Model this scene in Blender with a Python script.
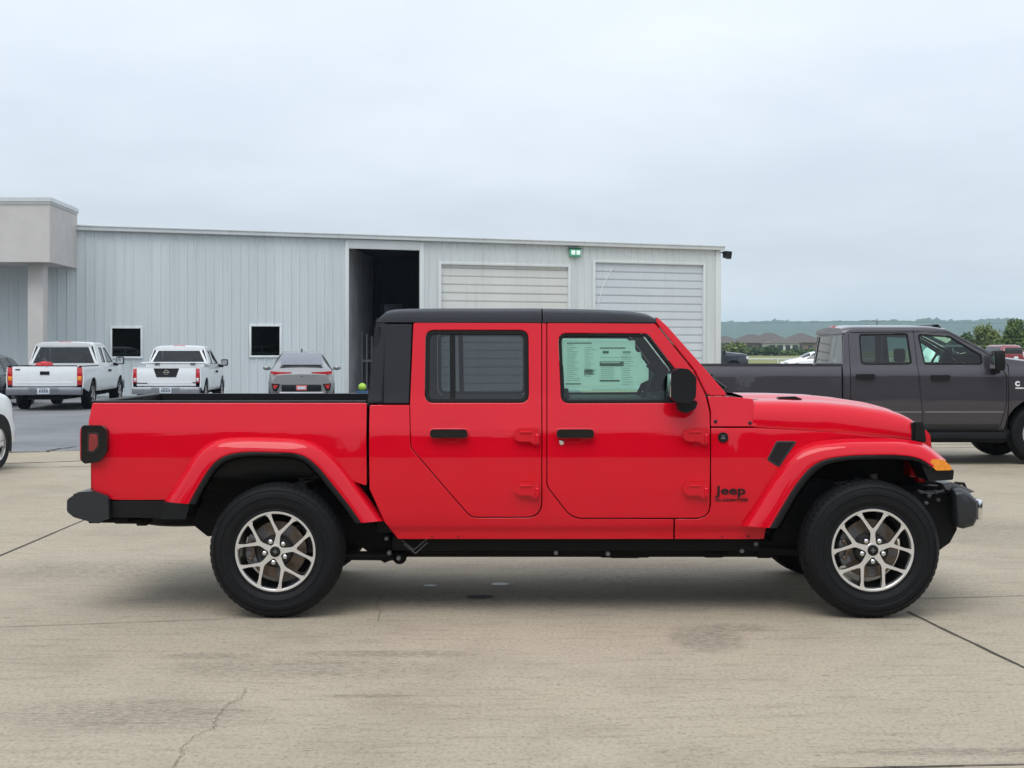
import bpy, bmesh, math, random
import numpy as np
from mathutils import Vector, Matrix
random.seed(7)
rad = math.radians
for o in list(bpy.data.objects):
    bpy.data.objects.remove(o)
SC = bpy.context.scene
COL = SC.collection

# ------------------------------------------------------------------ camera
FPX, D0, HZ, CH = 1406.0, 8.2, 350.0, 1.57      # focal (px), distance to truck side, horizon row, eye height
cam = bpy.data.cameras.new("camera")
cam.sensor_width = 36.0
cam.lens = 36.0 * FPX / 1024.0
cam.shift_y = -(384.0 - HZ) / 1024.0
cam.clip_start = 0.1
cam.clip_end = 9000
camo = bpy.data.objects.new("camera", cam)
camo.location = (0, -D0, CH)
camo.rotation_euler = (rad(90), 0, 0)
COL.objects.link(camo)
SC.camera = camo

# ------------------------------------------------------------------ world: overcast
SUN_EL, SUN_AZ = 58.0, 200.0     # azimuth measured clockwise from +Y (the sun stands behind the camera, a little left)
W_ = bpy.data.worlds.new("World"); SC.world = W_
W_.use_nodes = True
nt = W_.node_tree; nt.nodes.clear()
def nd(t, **kw):
    n = nt.nodes.new(t)
    for k, v in kw.items(): setattr(n, k, v)
    return n
L = nt.links.new
out = nd('ShaderNodeOutputWorld'); bg = nd('ShaderNodeBackground'); bg.inputs[1].default_value = 0.1
sky = nd('ShaderNodeTexSky', sky_type='NISHITA', sun_disc=False)
sky.sun_elevation = rad(SUN_EL); sky.sun_rotation = rad(SUN_AZ)
tc = nd('ShaderNodeTexCoord'); sep = nd('ShaderNodeSeparateXYZ'); L(tc.outputs['Generated'], sep.inputs[0])
za = nd('ShaderNodeMath', operation='ADD'); L(sep.outputs[2], za.inputs[0]); za.inputs[1].default_value = 0.16
zm = nd('ShaderNodeMath', operation='MAXIMUM'); L(za.outputs[0], zm.inputs[0]); zm.inputs[1].default_value = 0.05
dx = nd('ShaderNodeMath', operation='DIVIDE'); L(sep.outputs[0], dx.inputs[0]); L(zm.outputs[0], dx.inputs[1])
dy = nd('ShaderNodeMath', operation='DIVIDE'); L(sep.outputs[1], dy.inputs[0]); L(zm.outputs[0], dy.inputs[1])
cmb = nd('ShaderNodeCombineXYZ'); L(dx.outputs[0], cmb.inputs[0]); L(dy.outputs[0], cmb.inputs[1])
no = nd('ShaderNodeTexNoise'); no.inputs['Scale'].default_value = 0.55; no.inputs['Detail'].default_value = 7; no.inputs['Roughness'].default_value = 0.56
L(cmb.outputs[0], no.inputs['Vector'])
rp_ = nd('ShaderNodeValToRGB'); L(no.outputs[0], rp_.inputs[0])
rp_.color_ramp.elements[0].position = 0.31; rp_.color_ramp.elements[0].color = (0.550, 0.612, 0.688, 1)
rp_.color_ramp.elements[1].position = 0.67; rp_.color_ramp.elements[1].color = (0.720, 0.772, 0.838, 1)
hr = nd('ShaderNodeValToRGB'); L(sep.outputs[2], hr.inputs[0])     # overcast brightness by height above the horizon
cr = hr.color_ramp; cr.elements[0].position = 0.0; cr.elements[0].color = (1.0, 1.0, 1.0, 1)
cr.elements[1].position = 1.0; cr.elements[1].color = (1, 1, 1, 1)
for p, v in ((0.025, 0.92), (0.07, 0.86), (0.12, 0.92), (0.22, 0.99)):
    e = cr.elements.new(p); e.color = (v, v, v, 1)
zen = nd('ShaderNodeMath', operation='MULTIPLY_ADD'); L(sep.outputs[2], zen.inputs[0]); zen.inputs[1].default_value = 4.6; zen.inputs[2].default_value = 11.2
zc = nd('ShaderNodeMath', operation='MAXIMUM'); L(zen.outputs[0], zc.inputs[0]); zc.inputs[1].default_value = 11.2
mul = nd('ShaderNodeMix', data_type='RGBA', blend_type='MULTIPLY'); mul.inputs[0].default_value = 1
L(rp_.outputs[0], mul.inputs[6]); L(hr.outputs[0], mul.inputs[7])
sc_ = nd('ShaderNodeVectorMath', operation='SCALE'); L(mul.outputs[2], sc_.inputs[0]); L(zc.outputs[0], sc_.inputs[3])
mx = nd('ShaderNodeMix', data_type='RGBA'); mx.inputs[0].default_value = 0.93
L(sky.outputs[0], mx.inputs[6]); L(sc_.outputs[0], mx.inputs[7]); L(mx.outputs[2], bg.inputs[0]); L(bg.outputs[0], out.inputs[0])

sun = bpy.data.lights.new("sun", 'SUN'); sun.energy = 1.45; sun.angle = rad(40); sun.color = (1.0, 0.965, 0.92)
suno = bpy.data.objects.new("sun", sun); COL.objects.link(suno)
sd = Vector((math.sin(rad(SUN_AZ)) * math.cos(rad(SUN_EL)), math.cos(rad(SUN_AZ)) * math.cos(rad(SUN_EL)), math.sin(rad(SUN_EL))))
suno.rotation_euler = sd.to_track_quat('Z', 'Y').to_euler(); suno.location = (0, 0, 40)

vs = SC.view_settings
vs.view_transform = 'Standard'; vs.look = 'None'; vs.gamma = 1; vs.use_curve_mapping = False; vs.exposure = 0.22
SC.cycles.use_denoising = True
SC.cycles.max_bounces = 7; SC.cycles.diffuse_bounces = 3; SC.cycles.glossy_bounces = 4
SC.cycles.transparent_max_bounces = 14; SC.cycles.volume_bounces = 1; SC.cycles.transmission_bounces = 4
SC.cycles.sample_clamp_indirect = 6

# ------------------------------------------------------------------ materials
MATS = {}
def pbr(name, col, rough=0.5, metal=0.0, coat=0.0, spec=0.5, var=0.06, vscale=6.0, bump=0.0, bscale=80.0, emit=None, coatr=0.03, bdist=0.01, coatior=1.5):
    m = bpy.data.materials.new(name); m.use_nodes = True
    t = m.node_tree; b = t.nodes['Principled BSDF']
    b.inputs['Roughness'].default_value = rough; b.inputs['Metallic'].default_value = metal
    b.inputs['Coat Weight'].default_value = coat; b.inputs['Coat IOR'].default_value = coatior; b.inputs['Coat Roughness'].default_value = coatr
    b.inputs['Specular IOR Level'].default_value = spec
    tcn = t.nodes.new('ShaderNodeTexCoord')
    n = t.nodes.new('ShaderNodeTexNoise'); n.inputs['Scale'].default_value = vscale; n.inputs['Detail'].default_value = 4
    t.links.new(tcn.outputs['Object'], n.inputs['Vector'])
    r = t.nodes.new('ShaderNodeValToRGB')
    r.color_ramp.elements[0].position = 0.3; r.color_ramp.elements[1].position = 0.7
    r.color_ramp.elements[0].color = tuple(c * (1 - var) for c in col) + (1,)
    r.color_ramp.elements[1].color = tuple(min(1, c * (1 + var)) for c in col) + (1,)
    t.links.new(n.outputs[0], r.inputs[0]); t.links.new(r.outputs[0], b.inputs['Base Color'])
    if bump > 0:
        n2 = t.nodes.new('ShaderNodeTexNoise'); n2.inputs['Scale'].default_value = bscale; n2.inputs['Detail'].default_value = 3
        t.links.new(tcn.outputs['Object'], n2.inputs['Vector'])
        bp = t.nodes.new('ShaderNodeBump'); bp.inputs['Strength'].default_value = bump; bp.inputs['Distance'].default_value = bdist
        t.links.new(n2.outputs[0], bp.inputs['Height']); t.links.new(bp.outputs[0], b.inputs['Normal']); t.links.new(bp.outputs[0], b.inputs['Coat Normal'])
    if emit:
        b.inputs['Emission Color'].default_value = tuple(emit[:3]) + (1,); b.inputs['Emission Strength'].default_value = emit[3]
    MATS[name] = m
    return m
def glass(name, tint, refl=1.0, rough=0.0):
    m = bpy.data.materials.new(name); m.use_nodes = True
    t = m.node_tree; t.nodes.clear()
    o = t.nodes.new('ShaderNodeOutputMaterial'); tr = t.nodes.new('ShaderNodeBsdfTransparent'); gl = t.nodes.new('ShaderNodeBsdfGlossy')
    fr = t.nodes.new('ShaderNodeFresnel'); fr.inputs[0].default_value = 1.52
    mm = t.nodes.new('ShaderNodeMath'); mm.operation = 'MULTIPLY'; mm.inputs[1].default_value = refl
    mix = t.nodes.new('ShaderNodeMixShader')
    tr.inputs[0].default_value = tuple(tint) + (1,); gl.inputs['Roughness'].default_value = rough; gl.inputs[0].default_value = (1, 1, 1, 1)
    t.links.new(fr.outputs[0], mm.inputs[0]); t.links.new(mm.outputs[0], mix.inputs[0])
    t.links.new(tr.outputs[0], mix.inputs[1]); t.links.new(gl.outputs[0], mix.inputs[2]); t.links.new(mix.outputs[0], o.inputs[0])
    MATS[name] = m
    return m
RED = pbr("red_paint", (0.62, 0.003, 0.016), rough=0.5, coat=1.0, spec=0.0, var=0.01, bump=0.35, bscale=3.2, bdist=0.0035, coatior=1.44)
BLK = pbr("black_plastic", (0.007, 0.0075, 0.009), rough=0.42, spec=0.27, var=0.15, bump=0.15, bscale=300)
TOPM = pbr("hardtop_black", (0.011, 0.013, 0.018), rough=0.48, spec=0.3, var=0.1, bump=0.35, bscale=420)
DRK = pbr("underbody_black", (0.005, 0.005, 0.0055), rough=0.6, spec=0.2, var=0.3)
RUB = pbr("tyre_rubber", (0.0062, 0.0066, 0.0078), rough=0.62, spec=0.22, var=0.2, vscale=20, bump=0.1, bscale=200)
SIL = pbr("machined_alloy", (0.78, 0.77, 0.76), rough=0.27, metal=0.68, var=0.04)
GUN = pbr("wheel_pocket_grey", (0.014, 0.0145, 0.016), rough=0.35, coat=0.4, spec=0.3)
CHR = pbr("chrome", (0.78, 0.78, 0.79), rough=0.12, metal=1.0, var=0.03)
STL = pbr("brake_steel", (0.17, 0.135, 0.105), rough=0.4, metal=0.7, var=0.25, vscale=25)
CAL = pbr("cast_iron_grey", (0.16, 0.16, 0.17), rough=0.5, metal=0.5, var=0.2, vscale=30)
GBLK = pbr("gloss_black", (0.005, 0.005, 0.006), rough=0.16, coat=0.25, spec=0.3)
BMP = pbr("bumper_grey_black", (0.018, 0.021, 0.025), rough=0.34, spec=0.5, var=0.1, bump=0.1, bscale=300)
AMB = pbr("amber_lens", (0.85, 0.27, 0.01), rough=0.15, coat=1.0, var=0.15, vscale=60)
LENR = pbr("red_lens", (0.50, 0.010, 0.018), rough=0.15, coat=1.0, var=0.2, vscale=80)
LENRD = pbr("smoked_red_lens", (0.22, 0.006, 0.010), rough=0.12, coat=1.0, var=0.3, vscale=60)
LENW = pbr("clear_lens", (0.75, 0.77, 0.80), rough=0.08, metal=0.4, coat=1.0, var=0.1, vscale=50)
SEAT = pbr("seat_fabric", (0.022, 0.023, 0.026), rough=0.85, var=0.2, vscale=40)
WHT = pbr("white_paint", (0.78, 0.80, 0.81), rough=0.3, coat=0.9, var=0.02)
GRYP = pbr("charcoal_metallic_paint", (0.054, 0.049, 0.059), rough=0.36, metal=0.4, coat=1.0, spec=0.25, var=0.02, bump=0.35, bscale=2.5, bdist=0.006)
SUVP = pbr("mid_grey_paint", (0.27, 0.275, 0.275), rough=0.3, metal=0.3, coat=1.0, var=0.03)
NAVY = pbr("navy_paint", (0.014, 0.018, 0.032), rough=0.3, coat=1.0)
MAR = pbr("dark_red_paint", (0.22, 0.012, 0.02), rough=0.3, coat=1.0)
TEAL = pbr("slate_blue_paint", (0.05, 0.07, 0.085), rough=0.3, coat=1.0)
PAP = pbr("paper_white", (0.86, 0.88, 0.86), rough=0.7, var=0.02)
INK = pbr("ink_grey", (0.10, 0.13, 0.12), rough=0.7)
INK2 = pbr("ink_pale", (0.45, 0.52, 0.49), rough=0.7)
PLT = pbr("plate_white", (0.60, 0.66, 0.72), rough=0.4)
PLTR = pbr("plate_red", (0.62, 0.16, 0.15), rough=0.4)
GLF = glass("green_glass", (0.68, 0.93, 0.83), 0.9)
GLR = glass("privacy_glass", (0.30, 0.335, 0.35), 1.1)
GLB2 = glass("shop_window_glass", (0.42, 0.46, 0.47), 1.0)
GLD = glass("dark_glass", (0.16, 0.18, 0.19), 1.3)

# ------------------------------------------------------------------ object helpers
def tag(o, label=None, cat=None, group=None, kind=None):
    if label: o['label'] = label
    if cat: o['category'] = cat
    if group: o['group'] = group
    if kind: o['kind'] = kind
    return o
def empty(name, loc=(0, 0, 0), rz=0.0, parent=None):
    o = bpy.data.objects.new(name, None); COL.objects.link(o)
    o.location = loc; o.rotation_euler = (0, 0, rz); o.empty_display_size = 0.2
    if parent: o.parent = parent
    return o
def thing(name, label, cat, loc=(0, 0, 0), rz=0.0, group=None):
    return tag(empty(name, loc, rz), label, cat, group)
def link(name, me, parent=None):
    o = bpy.data.objects.new(name, me); COL.objects.link(o)
    if parent: o.parent = parent
    return o

class MB:
    """collects shapes into one mesh"""
    def __init__(self): self.bm = bmesh.new()
    def add(self, b2, mi=0, M=None, bevel=0.0, seg=2, flip=False):
        if bevel > 0:
            es = [e for e in b2.edges if len(e.link_faces) == 2 and e.calc_face_angle(0) > 0.5]
            bmesh.ops.bevel(b2, geom=es, offset=bevel, segments=seg, profile=0.5, affect='EDGES', clamp_overlap=True)
        if M is not None: bmesh.ops.transform(b2, matrix=M, verts=b2.verts)
        if mi is not None:
            for f in b2.faces: f.material_index = mi
        bmesh.ops.recalc_face_normals(b2, faces=b2.faces)
        me = bpy.data.meshes.new("t"); b2.to_mesh(me); b2.free()
        self.bm.from_mesh(me); bpy.data.meshes.remove(me)
        return self
    def box(self, x0, x1, y0, y1, z0, z1, mi=0, bevel=0.0, seg=2, M=None):
        b = bmesh.new(); bmesh.ops.create_cube(b, size=1)
        for v in b.verts:
            v.co = Vector(((x0 + x1) / 2 + v.co.x * (x1 - x0), (y0 + y1) / 2 + v.co.y * (y1 - y0), (z0 + z1) / 2 + v.co.z * (z1 - z0)))
        return self.add(b, mi, M, bevel, seg)
    def prism(self, pts, y0, y1, mi=0, bevel=0.0, seg=2, M=None, side_mi=None):
        """polygon in (x,z) extruded from y0 to y1"""
        b = bmesh.new()
        a = [b.verts.new((p[0], y0, p[1])) for p in pts]; c = [b.verts.new((p[0], y1, p[1])) for p in pts]
        n = len(pts)
        f0 = b.faces.new(a); f1 = b.faces.new(c[::-1])
        sides = [b.faces.new((a[i], c[i], c[(i + 1) % n], a[(i + 1) % n])) for i in range(n)]
        if side_mi is not None:
            for f in b.faces: f.material_index = mi
            for f in sides: f.material_index = side_mi
            return self.add(b, None, M, bevel, seg)
        return self.add(b, mi, M, bevel, seg)
    def hexa(self, c8, mi=0, bevel=0.0, M=None):
        """eight corners: bottom four then top four, same winding"""
        b = bmesh.new(); v = [b.verts.new(p) for p in c8]
        for q in ((0, 1, 2, 3), (7, 6, 5, 4), (0, 4, 5, 1), (1, 5, 6, 2), (2, 6, 7, 3), (3, 7, 4, 0)): b.faces.new([v[i] for i in q])
        return self.add(b, mi, M, bevel)
    def lathe(self, prof, n=48, mi=0, M=None, closed=False):
        """prof: (radius, y) pairs, turned about the Y axis"""
        b = bmesh.new(); rings = []
        for k in range(n):
            a = 2 * math.pi * k / n
            rings.append([b.verts.new((r * math.cos(a), y, r * math.sin(a))) for r, y in prof])
        m = len(prof)
        for k in range(n):
            A, B = rings[k], rings[(k + 1) % n]
            for i in range(m if closed else m - 1):
                j = (i + 1) % m
                b.faces.new((A[i], B[i], B[j], A[j]))
        return self.add(b, mi, M)
    def disc(self, r, y, n=32, mi=0, M=None):
        b = bmesh.new(); b.faces.new([b.verts.new((r * math.cos(2 * math.pi * k / n), y, r * math.sin(2 * math.pi * k / n))) for k in range(n)])
        return self.add(b, mi, M)
    def tube(self, pts, r, n=8, mi=0, cap=True):
        pts = [Vector(p) for p in pts]; b = bmesh.new(); rings = []
        for i, p in enumerate(pts):
            d = (pts[min(i + 1, len(pts) - 1)] - pts[max(i - 1, 0)]).normalized()
            u = d.orthogonal().normalized() if i == 0 else (u - d * u.dot(d)).normalized()
            w = d.cross(u); rr = r[i] if isinstance(r, (list, tuple)) else r
            rings.append([b.verts.new(p + (u * math.cos(2 * math.pi * k / n) + w * math.sin(2 * math.pi * k / n)) * rr) for k in range(n)])
        for A, B in zip(rings, rings[1:]):
            for k in range(n): b.faces.new((A[k], A[(k + 1) % n], B[(k + 1) % n], B[k]))
        if cap: b.faces.new(rings[0][::-1]); b.faces.new(rings[-1])
        return self.add(b, mi)
    def loft(self, rings, mi=0, closed=False, cap=False, M=None):
        b = bmesh.new(); R = [[b.verts.new(p) for p in r] for r in rings]; m = len(R[0])
        for A, B in zip(R, R[1:]):
            for i in range(m if closed else m - 1):
                j = (i + 1) % m
                try: b.faces.new((A[i], A[j], B[j], B[i]))
                except ValueError: pass
        if cap:
            b.faces.new(R[0]); b.faces.new(R[-1][::-1])
        return self.add(b, mi, M)
    def sphere(self, c, r, mi=0, n=16):
        b = bmesh.new(); bmesh.ops.create_uvsphere(b, u_segments=n, v_segments=n // 2, radius=1)
        rr = r if isinstance(r, (tuple, list)) else (r, r, r)
        for v in b.verts: v.co = Vector((c[0] + v.co.x * rr[0], c[1] + v.co.y * rr[1], c[2] + v.co.z * rr[2]))
        return self.add(b, mi)
    def quad(self, a, b_, c, d, mi=0):
        b = bmesh.new(); b.faces.new([b.verts.new(p) for p in (a, b_, c, d)])
        return self.add(b, mi)
    def build(self, name, mats, parent=None, ang=35, smooth=True, side=1):
        if side == -1:
            bmesh.ops.scale(self.bm, vec=(1, -1, 1), verts=self.bm.verts); bmesh.ops.reverse_faces(self.bm, faces=self.bm.faces)
        me = bpy.data.meshes.new(name); self.bm.to_mesh(me); self.bm.free()
        for m in (mats if isinstance(mats, (list, tuple)) else [mats]): me.materials.append(m)
        if smooth and len(me.polygons):
            me.polygons.foreach_set('use_smooth', [True] * len(me.polygons)); me.set_sharp_from_angle(angle=rad(ang))
        return link(name, me, parent)

def rp(pts, n=6):
    """polygon with rounded corners from (x, y, radius)"""
    out = []; N = len(pts)
    for i in range(N):
        p = Vector(pts[i][:2]); r = pts[i][2] if len(pts[i]) > 2 else 0
        if r <= 0: out.append((p.x, p.y)); continue
        a = Vector(pts[i - 1][:2]) - p; b = Vector(pts[(i + 1) % N][:2]) - p
        la, lb = a.length, b.length; a.normalize(); b.normalize()
        th = a.angle(b); t = min(r / math.tan(th / 2), la * 0.48, lb * 0.48)
        s, e = p + a * t, p + b * t
        for k in range(n + 1):
            u = k / n
            q = s * (1 - u) ** 2 + p * 2 * u * (1 - u) + e * u * u
            out.append((q.x, q.y))
    return out
def shrink(pts, d):
    """offset (x, y[, r]) corner list inwards"""
    N = len(pts); P = [Vector(p[:2]) for p in pts]
    area = sum(P[i].x * P[(i + 1) % N].y - P[(i + 1) % N].x * P[i].y for i in range(N)); s = 1 if area > 0 else -1
    out = []
    for i in range(N):
        e0 = (P[i] - P[i - 1]).normalized(); e1 = (P[(i + 1) % N] - P[i]).normalized()
        n0 = Vector((-e0.y, e0.x)) * s; n1 = Vector((-e1.y, e1.x)) * s
        b = (n0 + n1); b = b / max(0.2, b.dot(n0) if b.dot(n0) else 1)
        q = P[i] + b * d
        out.append((q.x, q.y, max(0, (pts[i][2] if len(pts[i]) > 2 else 0) - d * 0.8)))
    return out
def resample(pts, n):
    P = np.array(pts, float); s = np.concatenate([[0], np.cumsum(np.linalg.norm(np.diff(P, axis=0), axis=1))])
    t = np.linspace(0, s[-1], n)
    return np.stack([np.interp(t, s, P[:, k]) for k in range(P.shape[1])], 1)
def smoothpath(pts, n, it=3):
    P = resample(pts, n)
    for _ in range(it):
        Q = P.copy(); Q[1:-1] = P[:-2] * .25 + P[1:-1] * .5 + P[2:] * .25; P = Q
    return P

def panel(name, hwf, outline, mats, parent=None, holes=(), side=-1, off=0.0, thick=0.025, edge=0.005, zstep=0.03, xstep=None):
    """sheet-metal panel: (x,z) outline laid on the body side y = side*hw(x,z), with rolled edges and thickness"""
    bm = bmesh.new(); es = []
    for lp in [outline] + list(holes):
        v = [bm.verts.new((p[0], 0, p[1])) for p in lp]
        es += [bm.edges.new((v[i], v[(i + 1) % len(v)])) for i in range(len(v))]
    bmesh.ops.triangle_fill(bm, use_beauty=True, use_dissolve=False, edges=es, normal=(0, -1, 0))
    bm.normal_update()
    for f in bm.faces:
        if f.normal.y > 0: f.normal_flip()
    if edge > 0:
        bmesh.ops.inset_region(bm, faces=bm.faces[:], thickness=edge, use_even_offset=True, use_boundary=True)
    zs = [v.co.z for v in bm.verts]; xs = [v.co.x for v in bm.verts]
    for z in np.arange(math.floor(min(zs) / zstep) * zstep + zstep, max(zs), zstep):
        bmesh.ops.bisect_plane(bm, geom=bm.verts[:] + bm.edges[:] + bm.faces[:], dist=1e-5, plane_co=(0, 0, z), plane_no=(0, 0, 1))
    if xstep:
        for x in np.arange(math.floor(min(xs) / xstep) * xstep + xstep, max(xs), xstep):
            bmesh.ops.bisect_plane(bm, geom=bm.verts[:] + bm.edges[:] + bm.faces[:], dist=1e-5, plane_co=(x, 0, 0), plane_no=(1, 0, 0))
    bed = [e for e in bm.edges if e.is_boundary]; od = {}
    for e in bed:
        f = e.link_faces[0]; a, b = e.verts; d = (b.co - a.co); n = Vector((d.z, 0, -d.x))
        if n.dot((a.co + b.co) / 2 - f.calc_center_median()) < 0: n.negate()
        if n.length > 1e-9:
            n.normalize()
            for v in (a, b): od[v] = od.get(v, Vector()) + n
    nor = {}
    for v in bm.verts:
        x, z = v.co.x, v.co.z; h = 0.004
        g = Vector((-(hwf(x + h, z) - hwf(x - h, z)) / (2 * h), 1.0, -(hwf(x, z + h) - hwf(x, z - h)) / (2 * h)))
        y = hwf(x, z) + off
        if v in od:
            y -= edge * 0.75
            if edge > 0 and od[v].length > 1e-6: g = g.normalized() + Vector((od[v].x, 0, od[v].z)).normalized() * 0.9
        g.normalize(); nor[v] = Vector((g.x, side * g.y, g.z)); v.co.y = side * y
    if side == 1: bmesh.ops.reverse_faces(bm, faces=bm.faces[:])
    outer = set(bm.faces)
    r = bmesh.ops.extrude_edge_only(bm, edges=bed)
    for v in [g for g in r['geom'] if isinstance(g, bmesh.types.BMVert)]: v.co.y -= side * thick
    bmesh.ops.recalc_face_normals(bm, faces=bm.faces[:])
    bm.normal_update()
    s = sum(f.normal.y * f.calc_area() for f in outer)
    if s * side < 0: bmesh.ops.reverse_faces(bm, faces=bm.faces[:])
    bm.normal_update(); bm.verts.index_update()
    me = bpy.data.meshes.new(name)
    ln = []
    for f in bm.faces:
        for l in f.loops:
            ln.append(tuple(nor[l.vert]) if (f in outer and l.vert in nor) else tuple(f.normal))
    bm.to_mesh(me); bm.free()
    me.polygons.foreach_set('use_smooth', [True] * len(me.polygons))
    for m in (mats if isinstance(mats, (list, tuple)) else [mats]): me.materials.append(m)
    me.normals_split_custom_set(ln)
    return link(name, me, parent)

def text_mesh(name, s, size, mat, parent, M, extrude=0.002, bold=0.0, width=None):
    cu = bpy.data.curves.new(name, 'FONT'); cu.body = s; cu.size = size; cu.extrude = extrude; cu.offset = bold; cu.align_x = 'CENTER'; cu.align_y = 'CENTER'
    ob = bpy.data.objects.new(name + "_src", cu); COL.objects.link(ob)
    bpy.context.view_layer.update()
    me = bpy.data.meshes.new_from_object(ob.evaluated_get(bpy.context.evaluated_depsgraph_get()))
    bpy.data.objects.remove(ob); bpy.data.curves.remove(cu)
    if width:
        xs = [v.co.x for v in me.vertices]; k = width / (max(xs) - min(xs))
        for v in me.vertices: v.co.x *= k
    me.transform(M); me.name = name; me.materials.clear(); me.materials.append(mat)
    return link(name, me, parent)
SIDE_TEXT = Matrix.Rotation(rad(90), 4, 'X')      # text standing in the XZ plane, facing -Y
# ================================================================== the setting
def ground_z(x, y):
    r = math.hypot(x, y + D0)
    return -0.03 if r < 140 else -0.03 + min(1.0, (r - 140) / 180.0) * 0.6
def ramp_mat(name, build):
    m = bpy.data.materials.new(name); m.use_nodes = True; t = m.node_tree
    b = t.nodes['Principled BSDF']; build(t, b); MATS[name] = m; return m
def N(t, typ, **inp):
    n = t.nodes.new(typ)
    for k, v in inp.items():
        k2 = k.replace('_', ' ')
        if k2 in n.inputs: n.inputs[k2].default_value = v
        else: setattr(n, k, v)
    return n
def ramp(t, src, stops):
    r = t.nodes.new('ShaderNodeValToRGB'); e = r.color_ramp.elements
    e[0].position, e[0].color = stops[0][0], tuple(stops[0][1]) + (1,)
    e[1].position, e[1].color = stops[-1][0], tuple(stops[-1][1]) + (1,)
    for p, c in stops[1:-1]:
        q = e.new(p); q.color = tuple(c) + (1,)
    t.links.new(src, r.inputs[0]); return r.outputs[0]
def mixc(t, a, b, fac, mode='MIX'):
    m = t.nodes.new('ShaderNodeMix'); m.data_type = 'RGBA'; m.blend_type = mode
    for s, i in ((a, 6), (b, 7), (fac, 0)):
        if hasattr(s, 'is_output'): t.links.new(s, m.inputs[i])
        else: m.inputs[i].default_value = s if i == 0 else tuple(s) + (1,)
    return m.outputs[2]
def vecscale(t, src, sx, sy, sz, rot=0.0):
    m = t.nodes.new('ShaderNodeMapping'); m.inputs['Scale'].default_value = (sx, sy, sz); m.inputs['Rotation'].default_value = (0, 0, rot)
    t.links.new(src, m.inputs[0]); return m.outputs[0]
def noise(t, vec, scale, detail=4, rough=0.55):
    n = t.nodes.new('ShaderNodeTexNoise'); n.inputs['Scale'].default_value = scale; n.inputs['Detail'].default_value = detail; n.inputs['Roughness'].default_value = rough
    t.links.new(vec, n.inputs['Vector']); return n.outputs[0]
G1 = (1, 1, 1)
def GP(px, py):
    d = CH * FPX / (py - HZ); return ((px - 512) * d / FPX, d - D0)
def concrete(t, b):
    tc = t.nodes.new('ShaderNodeTexCoord').outputs['Object']
    c = ramp(t, noise(t, tc, 0.35, 5), [(0.3, (0.350, 0.300, 0.225)), (0.7, (0.410, 0.356, 0.275))])
    st = noise(t, vecscale(t, tc, 1.3, 9.0, 1, rad(-6)), 1.5, 7, 0.72)              # broom streaks along the slab
    c = mixc(t, c, ramp(t, st, [(0.34, (0.70, 0.69, 0.68)), (0.48, G1), (1, G1)]), 0.65, 'MULTIPLY')
    bl = noise(t, tc, 1.1, 6, 0.65)
    c = mixc(t, c, ramp(t, bl, [(0.32, (0.76, 0.75, 0.735)), (0.5, G1), (0.7, (1.07, 1.06, 1.04))]), 0.6, 'MULTIPLY')
    fl = noise(t, vecscale(t, tc, 1.0, 3.2, 1, rad(-6)), 11, 6, 0.75)                 # short dark scuffs
    c = mixc(t, c, ramp(t, fl, [(0.34, (0.50, 0.49, 0.47)), (0.42, G1), (1, G1)]), 0.75, 'MULTIPLY')
    pit = noise(t, vecscale(t, tc, 1.0, 0.62, 1), 52, 4, 0.8)
    c = mixc(t, c, ramp(t, pit, [(0.37, (0.50, 0.49, 0.47)), (0.455, (0.94, 0.94, 0.94)), (0.55, G1), (0.66, (1.22, 1.21, 1.19))]), 0.62, 'MULTIPLY')
    sp = noise(t, tc, 19, 4, 0.75)
    c = mixc(t, c, ramp(t, sp, [(0.31, (0.42, 0.41, 0.39)), (0.395, G1), (1, G1)]), 0.6, 'MULTIPLY')
    gr = noise(t, vecscale(t, tc, 1.0, 4.5, 1, rad(-4)), 16, 6, 0.8)                  # tyre scuff patches at their own places
    sx = t.nodes.new('ShaderNodeSeparateXYZ'); t.links.new(tc, sx.inputs[0])
    def M_(op, a, b_=None):
        n = t.nodes.new('ShaderNodeMath'); n.operation = op
        for i, q in enumerate((a, b_)):
            if q is None: continue
            if hasattr(q, 'is_output'): t.links.new(q, n.inputs[i])
            else: n.inputs[i].default_value = q
        return n.outputs[0]
    tot = None
    for px, py, rx, ry, k in ((706, 638, .24, .42, 1.0), (728, 628, .3, .16, .8), (385, 654, .55, .10, .8), (300, 668, .8, .3, .55), (210, 656, .3, .09, .8), (366, 696, .26, .045, .9), (560, 600, 2.2, .5, .5), (130, 715, .7, .35, .6), (960, 752, .6, .07, .8), (100, 570, 1.2, .6, .5), (980, 530, 1.4, 1.2, .5), (650, 575, 1.2, 1.0, .45)):
        gx_, gy_ = GP(px, py); dx_ = M_('MULTIPLY', M_('SUBTRACT', sx.outputs[0], gx_), 1 / rx); dy_ = M_('MULTIPLY', M_('SUBTRACT', sx.outputs[1], gy_), 1 / ry)
        m = M_('MULTIPLY', M_('MAXIMUM', M_('SUBTRACT', 1.0, M_('ADD', M_('MULTIPLY', dx_, dx_), M_('MULTIPLY', dy_, dy_))), 0.0), k)
        tot = m if tot is None else M_('MAXIMUM', tot, m)
    mk = M_('MULTIPLY', tot, M_('MAXIMUM', M_('MULTIPLY', M_('SUBTRACT', 0.545, gr), 11.0), 0.0))
    c = mixc(t, c, (0.12, 0.105, 0.085), M_('MINIMUM', mk, 0.6))
    t.links.new(c, b.inputs['Base Color']); b.inputs['Roughness'].default_value = 0.88; b.inputs['Specular IOR Level'].default_value = 0.3
    bp = t.nodes.new('ShaderNodeBump'); bp.inputs['Strength'].default_value = 0.35; bp.inputs['Distance'].default_value = 0.004
    t.links.new(noise(t, tc, 120, 3), bp.inputs['Height']); t.links.new(bp.outputs[0], b.inputs['Normal'])
CONC = ramp_mat("weathered_concrete", concrete)
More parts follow.
